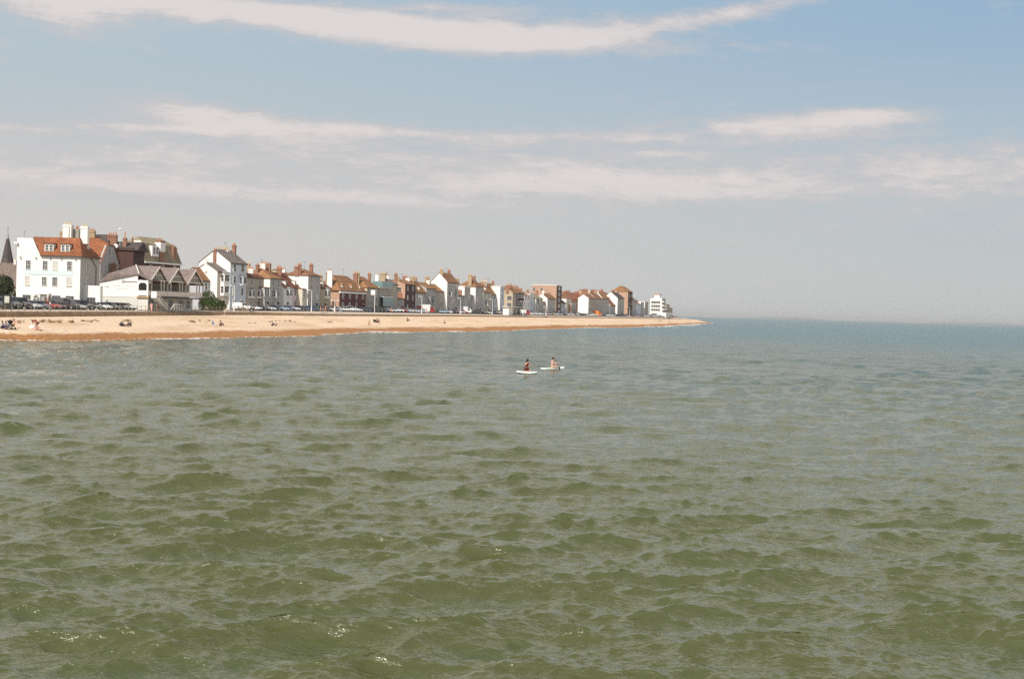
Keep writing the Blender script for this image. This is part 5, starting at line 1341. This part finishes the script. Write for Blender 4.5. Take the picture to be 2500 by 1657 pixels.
# all poses look along -y; ground at z = 0
def pose(kind):
    J = {}
    if kind in ('stand', 'walk', 'bend'):
        ph = .92
        J['pelvis'] = (0, 0, ph)
        f = 1 if kind == 'walk' else 0
        J.update(kneeL=(.10, -.14 * f - .02, .50), ankL=(.10, -.26 * f + .02, .09), toeL=(.11, -.26 * f - .13, .03), kneeR=(-.10, .05 * f - .02, .50), ankR=(-.10, .27 * f + .02, .10 + .05 * f), toeR=(-.11, .27 * f - .12, .03))
        if kind == 'bend':
            J.update(spine=(0, -.16, 1.06), chest=(0, -.38, 1.16), neck=(0, -.54, 1.18), head=(0, -.68, 1.16), shL=(.18, -.46, 1.17), shR=(-.18, -.46, 1.17), elL=(.20, -.50, .88), elR=(-.20, -.50, .88), haL=(.16, -.62, .64), haR=(-.16, -.62, .64))
        else:
            J.update(spine=(0, 0, 1.12), chest=(0, .01, 1.32), neck=(0, 0, 1.47), head=(0, -.02, 1.62), shL=(.19, .01, 1.40), shR=(-.19, .01, 1.40), elL=(.25, .05 * f + .02, 1.13), elR=(-.25, -.06 * f + .02, 1.13), haL=(.26, .10 * f - .06, .86), haR=(-.26, -.22 * f - .06, .88))
    elif kind in ('sit', 'sit_arm'):
        J['pelvis'] = (0, 0, .12)
        J.update(spine=(0, .03, .32), chest=(0, .02, .52), neck=(0, -.02, .66), head=(0, -.06, .81), shL=(.19, 0, .60), shR=(-.19, 0, .60), kneeL=(.15, -.40, .42), kneeR=(-.15, -.40, .42), ankL=(.13, -.62, .08), ankR=(-.13, -.62, .08), toeL=(.13, -.78, .07), toeR=(-.13, -.78, .07))
        J.update(elL=(.24, -.16, .40), haL=(.12, -.38, .46), elR=(-.24, -.16, .40), haR=(-.12, -.38, .46))
        if kind == 'sit_arm': J.update(elL=(.30, -.02, .82), haL=(.36, -.06, 1.08))
    elif kind == 'kneel':
        J['pelvis'] = (0, .08, .28)
        J.update(spine=(0, .06, .47), chest=(0, .02, .67), neck=(0, -.02, .81), head=(0, -.06, .96), shL=(.18, 0, .75), shR=(-.18, 0, .75), kneeL=(.17, -.34, .09), kneeR=(-.17, -.34, .09), ankL=(.10, .12, .07), ankR=(-.10, .12, .07), toeL=(.09, .26, .05), toeR=(-.09, .26, .05))
        J.update(elL=(.25, -.14, .55), haL=(.16, -.34, .50), elR=(-.25, -.14, .55), haR=(-.16, -.34, .50))
    elif kind == 'cross':
        J['pelvis'] = (0, 0, .12)
        J.update(spine=(0, .0, .32), chest=(0, -.02, .52), neck=(0, -.05, .66), head=(0, -.09, .81), shL=(.18, -.02, .60), shR=(-.18, -.02, .60), kneeL=(.36, -.28, .14), kneeR=(-.36, -.28, .14), ankL=(-.08, -.36, .07), ankR=(.10, -.42, .08), toeL=(-.20, -.38, .06), toeR=(.22, -.42, .07))
        J.update(elL=(.28, -.14, .42), haL=(.22, -.36, .48), elR=(-.26, -.16, .42), haR=(-.10, -.36, .42))
    elif kind == 'lie':
        J['pelvis'] = (0, 0, .12)
        J.update(spine=(0, .20, .13), chest=(0, .40, .17), neck=(0, .54, .20), head=(0, .68, .24), shL=(.19, .48, .18), shR=(-.19, .48, .18), kneeL=(.11, -.40, .26), kneeR=(-.11, -.42, .13), ankL=(.10, -.78, .07), ankR=(-.10, -.84, .07), toeL=(.11, -.88, .16), toeR=(-.12, -.94, .16))
        J.update(elL=(.32, .26, .07), haL=(.24, .02, .07), elR=(-.32, .26, .07), haR=(-.24, .02, .07))
    return J
BODY_E = [('pelvis', 'spine'), ('spine', 'chest'), ('chest', 'neck'), ('neck', 'head'), ('chest', 'shL'), ('chest', 'shR'), ('shL', 'elL'), ('shR', 'elR'), ('elL', 'haL'), ('elR', 'haR'), ('pelvis', 'hipL'), ('pelvis', 'hipR'), ('hipL', 'kneeL'), ('hipR', 'kneeR'), ('kneeL', 'ankL'), ('kneeR', 'ankR'), ('ankL', 'toeL'), ('ankR', 'toeR')]
def person_meshes(kind, fingers=False):
    J = pose(kind); P = Vector(J['pelvis'])
    for s_, n in ((1, 'L'), (-1, 'R')):
        k = Vector(J['knee' + n]); J['hip' + n] = tuple(P + Vector((.09 * s_, 0, -.02)) + (k - P) * .08)
    order = ['pelvis'] + [k for k in J if k != 'pelvis']; J = {k: J[k] for k in order}
    Rr = dict(pelvis=.13, spine=.115, chest=.135, neck=.055, head=.098, shL=.062, shR=.062, elL=.043, elR=.043, haL=.034, haR=.034, hipL=.10, hipR=.10, kneeL=.062, kneeR=.062, ankL=.042, ankR=.042, toeL=.034, toeR=.034)
    E = list(BODY_E); JJ = dict(J)
    if fingers:
        for n in 'LR':
            h = Vector(J['ha' + n]); d = (h - Vector(J['el' + n])).normalized(); s_ = d.cross(Vector((0, 0, 1))).normalized(); up = s_.cross(d)
            for q, (o_, l_) in enumerate(((-.033, .065), (-.011, .078), (.011, .074), (.033, .058))):
                a = h + d * .06 + s_ * o_; b1 = a + d * l_ * .6 - up * .02; c1 = b1 + d * l_ * .3 - up * .045
                for t_, v in (('a', a), ('b', b1), ('c', c1)): JJ[f'f{n}{q}{t_}'] = tuple(v); Rr[f'f{n}{q}{t_}'] = .010
                E += [('ha' + n, f'f{n}{q}a'), (f'f{n}{q}a', f'f{n}{q}b'), (f'f{n}{q}b', f'f{n}{q}c')]
            sd = -1 if n == 'L' else 1
            a = h + s_ * .05 * sd; c1 = a + d * .05 + s_ * .02 * sd
            JJ['t' + n + 'a'] = tuple(a); JJ['t' + n + 'b'] = tuple(c1); Rr['t' + n + 'a'] = .012; Rr['t' + n + 'b'] = .010
            E += [('ha' + n, 't' + n + 'a'), ('t' + n + 'a', 't' + n + 'b')]
    body = skin_mesh(JJ, E, Rr, 2)
    # garments follow the body a little outside it
    def sub(names, edges, g): 
        return skin_mesh({n: J[n] for n in names}, edges, {n: Rr[n] + g for n in names}, 1)
    def lerp(a, b_, t): return tuple(Vector(J[a]).lerp(Vector(J[b_]), t))
    JT = {'spine': J['spine'], 'pelvis': lerp('pelvis', 'spine', .25), 'chest': J['chest'], 'shL': J['shL'], 'shR': J['shR'], 'slL': lerp('shL', 'elL', .62), 'slR': lerp('shR', 'elR', .62)}
    top = skin_mesh(JT, [('pelvis', 'spine'), ('spine', 'chest'), ('chest', 'shL'), ('chest', 'shR'), ('shL', 'slL'), ('shR', 'slR')], dict(pelvis=.14, spine=.133, chest=.152, shL=.078, shR=.078, slL=.07, slR=.07), 1)
    JB = {'pelvis': J['pelvis'], 'hipL': J['hipL'], 'hipR': J['hipR'], 'kL': lerp('hipL', 'kneeL', .6), 'kR': lerp('hipR', 'kneeR', .6)}
    sh = skin_mesh(JB, [('pelvis', 'hipL'), ('pelvis', 'hipR'), ('hipL', 'kL'), ('hipR', 'kR')], dict(pelvis=.148, hipL=.118, hipR=.118, kL=.10, kR=.10), 1)
    JB = {'pelvis': J['pelvis'], 'hipL': J['hipL'], 'hipR': J['hipR'], 'kL': J['kneeL'], 'kR': J['kneeR'], 'aL': lerp('kneeL', 'ankL', .9), 'aR': lerp('kneeR', 'ankR', .9)}
    tr = skin_mesh(JB, [('pelvis', 'hipL'), ('pelvis', 'hipR'), ('hipL', 'kL'), ('hipR', 'kR'), ('kL', 'aL'), ('kR', 'aR')], dict(pelvis=.148, hipL=.118, hipR=.118, kL=.082, kR=.082, aL=.062, aR=.062), 1)
    h = J['head']; n_ = Vector(h) - Vector(J['neck'])
    hb_ = MB().blob(h[0], h[1] + .025, h[2] + .03, .108, .115, .115, 0, 12, 8)
    hair_s = hb_.mesh('hair', [HAIR['brown']])
    hb_ = MB().blob(h[0], h[1] + .025, h[2] + .03, .108, .115, .115, 0, 12, 8).blob(h[0], h[1] + .09, h[2] - .13, .085, .06, .2, 0, 10, 7)
    hair_l = hb_.mesh('hair', [HAIR['brown']])
    nose = MB().tube((h[0], h[1] - .10, h[2] - .005), (h[0], h[1] - .125, h[2] - .03), .012, .018, 6).mesh('nose', [SKIN])
    return dict(body=body, top=top, shorts=sh, trousers=tr, hair=hair_s, longhair=hair_l, nose=nose)
_pm = {}
def person(kind, loc, heading, label, top='white', bottom='black', legs='shorts', hair='brown', long=False, skin=None, group=None, fingers=False, scale=1.0, bare_top=False):
    """heading: direction the figure looks, radians from +x"""
    key = (kind, fingers)
    if key not in _pm: _pm[key] = person_meshes(kind, fingers)
    M_ = _pm[key]
    root = empty('person', loc, heading + math.pi / 2, label, 'person', group)
    root.scale = (scale,) * 3
    def put(nm, me, m):
        k2 = (key, nm, m.name)
        if k2 not in _pm:
            c_ = me.copy(); c_.materials.clear(); c_.materials.append(m); _pm[k2] = c_
        return link(nm, _pm[k2], root)
    put('body', M_['body'], skin or SKIN)
    put('nose', M_['nose'], skin or SKIN)
    if not bare_top: put('shirt', M_['top'], CL[top])
    put('shorts' if legs == 'shorts' else 'trousers', M_[legs], CL[bottom])
    put('hair', M_['longhair' if long else 'hair'], HAIR[hair])
    return root
# ---- the two on boards
BOARD = mat('pale_green_board', (.78, .86, .81), .4, .04, 2)
DECKP = mat('board_deck_pad', (.55, .68, .62), .8, .04, 2)
def board(loc, rz, label):
    root = empty('paddleboard', loc, rz, label, 'paddleboard', 'paddleboards on the water')
    n = 15; b = MB(); Lb = 3.1; rings = []
    for i in range(n):
        t_ = i / (n - 1); x = (t_ - .5) * Lb
        w = .39 * (max(0.0, 1 - abs(2 * t_ - 1) ** 3.2)) ** .55 + .012
        zk = .16 * max(0, (t_ - .72) / .28) ** 2 + .05 * max(0, (.2 - t_) / .2) ** 2
        th = .065 if 0 < i < n - 1 else .025
        rings.append([(x, -w, zk + th), (x, -w * .86, zk + th * 2), (x, w * .86, zk + th * 2), (x, w, zk + th), (x, w * .86, zk), (x, -w * .86, zk)])
    for i in range(n - 1):
        o = len(b.v); b.v += rings[i] + rings[i + 1]
        for k in range(6): b.f.append([o + k, o + (k + 1) % 6, o + 6 + (k + 1) % 6, o + 6 + k]); b.mi.append(0); b.smooth.append(True)
    for r_, fl in ((rings[0], 1), (rings[-1], 0)):
        o = len(b.v); b.v += r_; f = list(range(o, o + 6)); b.f.append(f[::-1] if fl else f); b.mi.append(0); b.smooth.append(False)
    b.build('hull', BOARD, root)
    MB().box(-.9, .5, -.27, .27, .131, .139).build('deck_pad', DECKP, root)
    MB().prism([(-1.3, -.01, .02), (-1.05, -.01, .02), (-1.32, -.01, -.2)], (0, .02, 0)).build('fin', DARK, root)
    return root
def sea_pt(px, py):
    Y = CH * FPX / (py - horizon(px)); return (px - 1250) / FPX * Y, Y
x, y = sea_pt(1289, 912); bz_ = .02
board((x, y, bz_), R(-58), 'pale green paddleboard on the left, its near end pointing right')
person('kneel', (x - .02, y + .05, bz_ + .12), R(20), 'dark-haired kneeling paddler with bare arms on the left board', 'dark red', 'dark red', 'shorts', 'dark', True, SKIN, 'paddlers on the two boards', True)
x2, y2 = sea_pt(1351, 902)
board((x2, y2, bz_), R(45), 'pale green paddleboard on the right, lying broadside')
person('cross', (x2, y2, bz_ + .13), R(-30), 'paddler in a pale top sitting cross-legged on the right board', 'pink', 'tan', 'shorts', 'brown', True, SKIN_L, 'paddlers on the two boards', True, 1.05)
pr = empty('paddle', (x2, y2, bz_ + .13), 0, 'slim dark paddle held upright beside the right-hand paddler', 'paddle')
MB().tube((.22, -.35, .85), (.58, -.32, .05), .016).build('shaft', DARK, pr)
MB().blob(.62, -.32, -.02, .08, .02, .16, 0, 8, 6).build('blade', DARK, pr)
# ---- on the shingle
def bp(px, py): return beach_pt(px, py)
G = 'people on the shingle'
BP = [('sit', 4, 802, -20, 'person in pale blue sitting beside the pushchair at the left edge', 'pale blue', 'navy', 'trousers', 'brown', False),
      ('sit', 13, 803, -40, 'child in blue sitting between the pushchair and the left edge', 'blue', 'navy', 'trousers', 'dark', False),
      ('bend', 91, 806, 200, 'crouching person in a red-brown top bending over beside a white bundle', 'red', 'dark red', 'shorts', 'brown', True),
      ('sit', 86, 806, -10, 'person in a pale blue top sitting by the crouching one in red', 'pale blue', 'pink', 'shorts', 'fair', False),
      ('lie', 306, 797, 180, 'person lying flat in black between two dark bags', 'black', 'black', 'trousers', 'brown', False),
      ('sit', 537, 796, -10, 'person in black sitting on the shingle beside a small blue chair', 'black', 'black', 'trousers', 'dark', True),
      ('sit', 663, 795, -20, 'person in a pale top sitting, left of a pair on open shingle', 'white', 'black', 'trousers', 'dark', False),
      ('sit', 672, 795, 10, 'person in white leaning, right of a pair on open shingle', 'white', 'black', 'shorts', 'brown', False),
      ('lie', 804, 787, 150, 'sunbather in dark shorts lying below the brick mansion', 'grey', 'black', 'shorts', 'brown', False),
      ('cross', 900, 793, -60, 'small tanned figure sitting alone left of the windbreak couple', 'tan', 'tan', 'shorts', 'brown', False),
      ('bend', 925, 791, 160, 'figure in dull green bending beside a dark windbreak', 'green', 'tan', 'shorts', 'dark', False),
      ('sit', 993, 784, -20, 'person in dark red sitting high on the shingle near the wall', 'dark red', 'black', 'trousers', 'brown', False),
      ('sit', 1085, 790, 200, 'bare-backed figure in tan sitting below the round-windowed house', 'tan', 'black', 'shorts', 'dark', False),
      ('lie', 1238, 789, 150, 'faint lying figure in pink below the promenade shelter', 'pink', 'tan', 'shorts', 'brown', False),
      ('walk', 1608, 785, 0, 'left one of two tiny strollers near the tip of the beach', 'grey', 'black', 'trousers', 'brown', False),
      ('walk', 1613, 785, 180, 'right one of two tiny strollers near the tip of the beach', 'black', 'navy', 'trousers', 'brown', False)]
for kd, px, py, hd, lab, tp, bt, lg, hr, lo in BP:
    person(kd, Vector(bp(px, py)) + Vector((0, 0, .02)), R(hd), lab, tp, bt, lg, hr, lo, None, G)
x, y, z = bp(31, 800)
person('sit_arm', (x, y, z + .25), R(-30), 'person in pink behind the pushchair, one arm raised high', 'pink', 'tan', 'shorts', 'fair', False, SKIN_L, G)
def pushchair(loc, rz, label):
    r_ = empty('pushchair', loc, rz, label, 'pushchair')
    MB().prism([(-.28, -.22, .35), (.3, -.22, .35), (.34, -.22, .5), (-.22, -.22, .6)], (0, .44, 0)).prism([(-.28, -.22, .55), (-.05, -.22, .6), (-.3, -.22, 1.05), (-.42, -.22, 1.0)], (0, .44, 0)).build('seat', CL['black'], r_)
    MB().blob(-.15, 0, .95, .32, .25, .22, 0, 12, 6).build('hood', CL['black'], r_)
    for s_ in (-1, 1):
        MB().tube((.35, s_ * .24, .14), (-.55, s_ * .24, 1.05), .016).tube((-.35, s_ * .24, .14), (.2, s_ * .24, .6), .016).build('frame', IRON, r_)
        for xx in (-.35, .35): MB().tube((xx, s_ * .26, .14), (xx, s_ * .3, .14), .14, .14, 12).build('wheel', TYRE, r_)
    MB().tube((-.55, -.24, 1.05), (-.55, .24, 1.05), .02).build('handle', CL['black'], r_)
x, y, z = bp(27, 804); pushchair((x, y, z), R(-20), 'black pushchair standing on the shingle at the left edge')
for px, py, lab in ((296, 796, 'round black bag at the lying person\'s left'), (315, 796, 'round black bag at the lying person\'s right')):
    x, y, z = bp(px, py); r_ = empty('bag', (x, y, z), R(20), lab, 'bag', 'bags beside the lying person'); MB().blob(0, 0, .22, .36, .26, .26).build('bag_body', CL['black'], r_); MB().tube((-.15, 0, .46), (0, 0, .6), .02).tube((0, 0, .6), (.15, 0, .46), .02).build('strap', CL['black'], r_)
x, y, z = bp(524, 797); r_ = empty('beach_chair', (x, y, z), R(-15), 'small blue beach chair beside the person in black', 'beach chair')
MB().box(-.3, .3, -.25, .25, .2, .25).build('seat', CL['pale blue'], r_); MB().prism([(-.3, -.25, .22), (-.24, -.25, .22), (-.42, -.25, .8), (-.48, -.25, .8)], (0, .5, 0)).build('backrest', CL['blue'], r_)
MB().tube((-.28, -.24, 0), (.28, -.24, .24), .015).tube((.28, -.24, 0), (-.28, -.24, .24), .015).tube((-.28, .24, 0), (.28, .24, .24), .015).tube((.28, .24, 0), (-.28, .24, .24), .015).build('frame', IRON, r_)
x, y, z = bp(919, 789); r_ = empty('windbreak', (x, y, z), R(15), 'slanting dark windbreak beside the bending figure', 'windbreak')
MB().prism([(-.9, 0, .3), (.6, 0, .1), (.7, 0, .55), (-.8, 0, .95)], (0, .03, 0)).build('cloth', CL['black'], r_); MB().tube((-.85, 0, -.1), (-.85, 0, 1.0), .02).tube((.65, 0, -.1), (.65, 0, .8), .02).build('stake', BARK, r_)
x, y, z = bp(88, 804); r_ = empty('beach_bundle', (x - .5, y, z), 0, 'white and pale blue bundle beside the crouching person', 'bag'); MB().blob(0, 0, .25, .4, .3, .28).build('bundle', CL['white'], r_)
x, y, z = bp(1632, 789); r_ = empty('marker_post', (x, y, z - .3), 0, 'thin marker post at the water\'s edge near the beach tip', 'post'); MB().tube((0, 0, 0), (0, 0, 3.2), .09, .07).box(-.5, .5, -.05, .05, 3.0, 3.6).build('post', DARK, r_)
# ---- on the promenade
G = 'people on the promenade'
PP = [('stand', 121, 1.6, 'person in a white top and dark trousers by the railing, before the red hatchback', 'white', 'grey', 'trousers', 'brown', 180), ('walk', 368, 1.6, 'person in long pink standing by the railing at the foot of the stair', 'pink', 'pink', 'trousers', 'fair', -90), ('walk', 380, 1.8, 'person in white walking right of the one in long pink', 'white', 'tan', 'shorts', 'brown', 0),
      ('walk', 386, 2.0, 'person in orange shorts close behind the walker in white', 'white', 'orange', 'shorts', 'brown', 180), ('walk', 395, 2.4, 'person in pale blue at the foot of the white stair', 'pale blue', 'tan', 'shorts', 'fair', 0),
      ('walk', 603, 2.2, 'person in white pushing along before the white van', 'white', 'white', 'shorts', 'fair', 0), ('walk', 618, 2.0, 'person in navy and white before the white van', 'navy', 'black', 'trousers', 'dark', 180), ('stand', 781, 2.5, 'person in pink in a small group before the low cream house', 'pink', 'pink', 'shorts', 'brown', 180), ('walk', 787, 2.5, 'person in dark red in a small group before the low cream house', 'dark red', 'grey', 'trousers', 'brown', 0),
      ('walk', 793, 2.7, 'person in tan in a small group before the low cream house', 'tan', 'orange', 'shorts', 'fair', 0), ('stand', 817, 2.5, 'person in pale blue beside the short double lamp post', 'pale blue', 'pink', 'trousers', 'fair', 180), ('walk', 829, 2.5, 'person in white and pale blue just right of the short double lamp post', 'white', 'pale blue', 'trousers', 'grey', 0),
      ('stand', 955, 3.0, 'tall person in bright orange before the slate pyramid roof', 'orange', 'orange', 'trousers', 'brown', 180), ('walk', 1040, 3.0, 'person in orange-pink before the cottage with pale bays', 'orange', 'pink', 'trousers', 'fair', 0), ('stand', 1099, 3.0, 'person in a long white outfit before the round-windowed house', 'white', 'white', 'trousers', 'fair', 180),
      ('walk', 1181, 1.5, 'dark-clothed person on the wall edge below the dark oriel house', 'black', 'black', 'trousers', 'dark', 0), ('walk', 1350, 2.5, 'person in tan by the gap in the sea wall', 'tan', 'pink', 'shorts', 'brown', 0)]
for kd, px, off, lab, tp, bt, lg, hr, hd in PP:
    x, y = line_at(px, off)
    Yn = y; g = np.interp(off, [1.6, 3.2], [capz(Yn) - .05, ground_z(Yn)])
    person(kd, (x, y, g), R(hd), lab, tp, bt, lg, hr, False, None, G)
x, y, z = bp(548, 774)
person('walk', (x, y, z), R(180), 'person in a white shirt walking on the shingle right under the wall', 'white', 'grey', 'shorts', 'fair', False, SKIN_L, 'people on the shingle')
x, y = line_at(613, 2.0); pushchair((x, y, float(ground_z(y)) - .2), R(10), 'dark pushchair on the promenade before the white van')
# cafe tables and seated people between bar and bushes
tw = [('green', 500), ('pink', 511), ('tan', 533), ('orange', 541), ('tan', 580), ('white', 588), ('pink', 592)]
tl = {500: 'person in green seated behind the railing below the taller bush', 511: 'person in pink seated behind the railing below the bushes', 533: 'person in tan seated behind the railing, right of the bushes', 541: 'person in orange seated behind the railing before the cream house', 580: 'person in tan seated behind the railing before the pale blue house front', 588: 'person in white seated behind the railing, left of a second in pink', 592: 'person in pink seated behind the railing close to the white van'}
for tp, px in tw:
    x, y = line_at(px, 4.2); g = float(ground_z(y))
    b_ = empty('bench', (x, y, g), R(rnd.uniform(-30, 30)), 'bench under the ' + tl[px].split(',')[0].replace('behind the railing', 'by the railing'), 'bench', 'benches behind the railing')
    MB().box(-.7, .7, -.2, .2, .38, .44).build('seat', BARK, b_); MB().box(-.6, -.5, -.18, .18, 0, .38).build('leg', BARK, b_); MB().box(.5, .6, -.18, .18, 0, .38).build('leg', BARK, b_)
    person('sit', (x, y, g + .36), R(rnd.uniform(-60, 0)), tl[px], tp, 'grey', 'trousers', rnd.choice(['brown', 'fair', 'grey']), False, None, 'people seated behind the railing')
# distant chalk coast on the right-hand horizon
hm = mat('chalk_coast', (.17, .20, .22), .9, .15, .002)
Xs = np.arange(1900, 4700, 60.0); Pc = np.zeros((4, len(Xs), 3)); hr_ = np.random.RandomState(2)
hh = 8 + 5 * np.sin(Xs / 300) + 4 * np.sin(Xs / 130 + 2) + 2 * hr_.rand(len(Xs)); hh *= np.clip((Xs - 1900) / 500, 0, 1)
for j, (dy_, f_) in enumerate(((0, -.1), (5, .85), (120, 1.0), (900, .9))):
    Pc[j, :, 0] = Xs; Pc[j, :, 1] = 12500 + dy_ - Xs * .15; Pc[j, :, 2] = hh * f_
tag(link('distant_coast', grid_mesh('distant_coast', Pc, [hm], False)), kind='structure')
# air
HZ = bpy.data.materials.new('haze_air'); HZ.use_nodes = True; nt = HZ.node_tree; nt.nodes.clear()
pv = nt.nodes.new('ShaderNodeVolumePrincipled'); pv.inputs['Density'].default_value = .00006; pv.inputs['Color'].default_value = (1, 1, 1, 1); pv.inputs['Anisotropy'].default_value = .3
ou = nt.nodes.new('ShaderNodeOutputMaterial'); nt.links.new(pv.outputs[0], ou.inputs['Volume'])
hzo = MB().box(-22000, 22000, -60, 31000, -3.2, 60).build('haze', HZ)
tag(hzo, 'thin pale sea haze over the whole bay', 'haze', None, 'stuff')
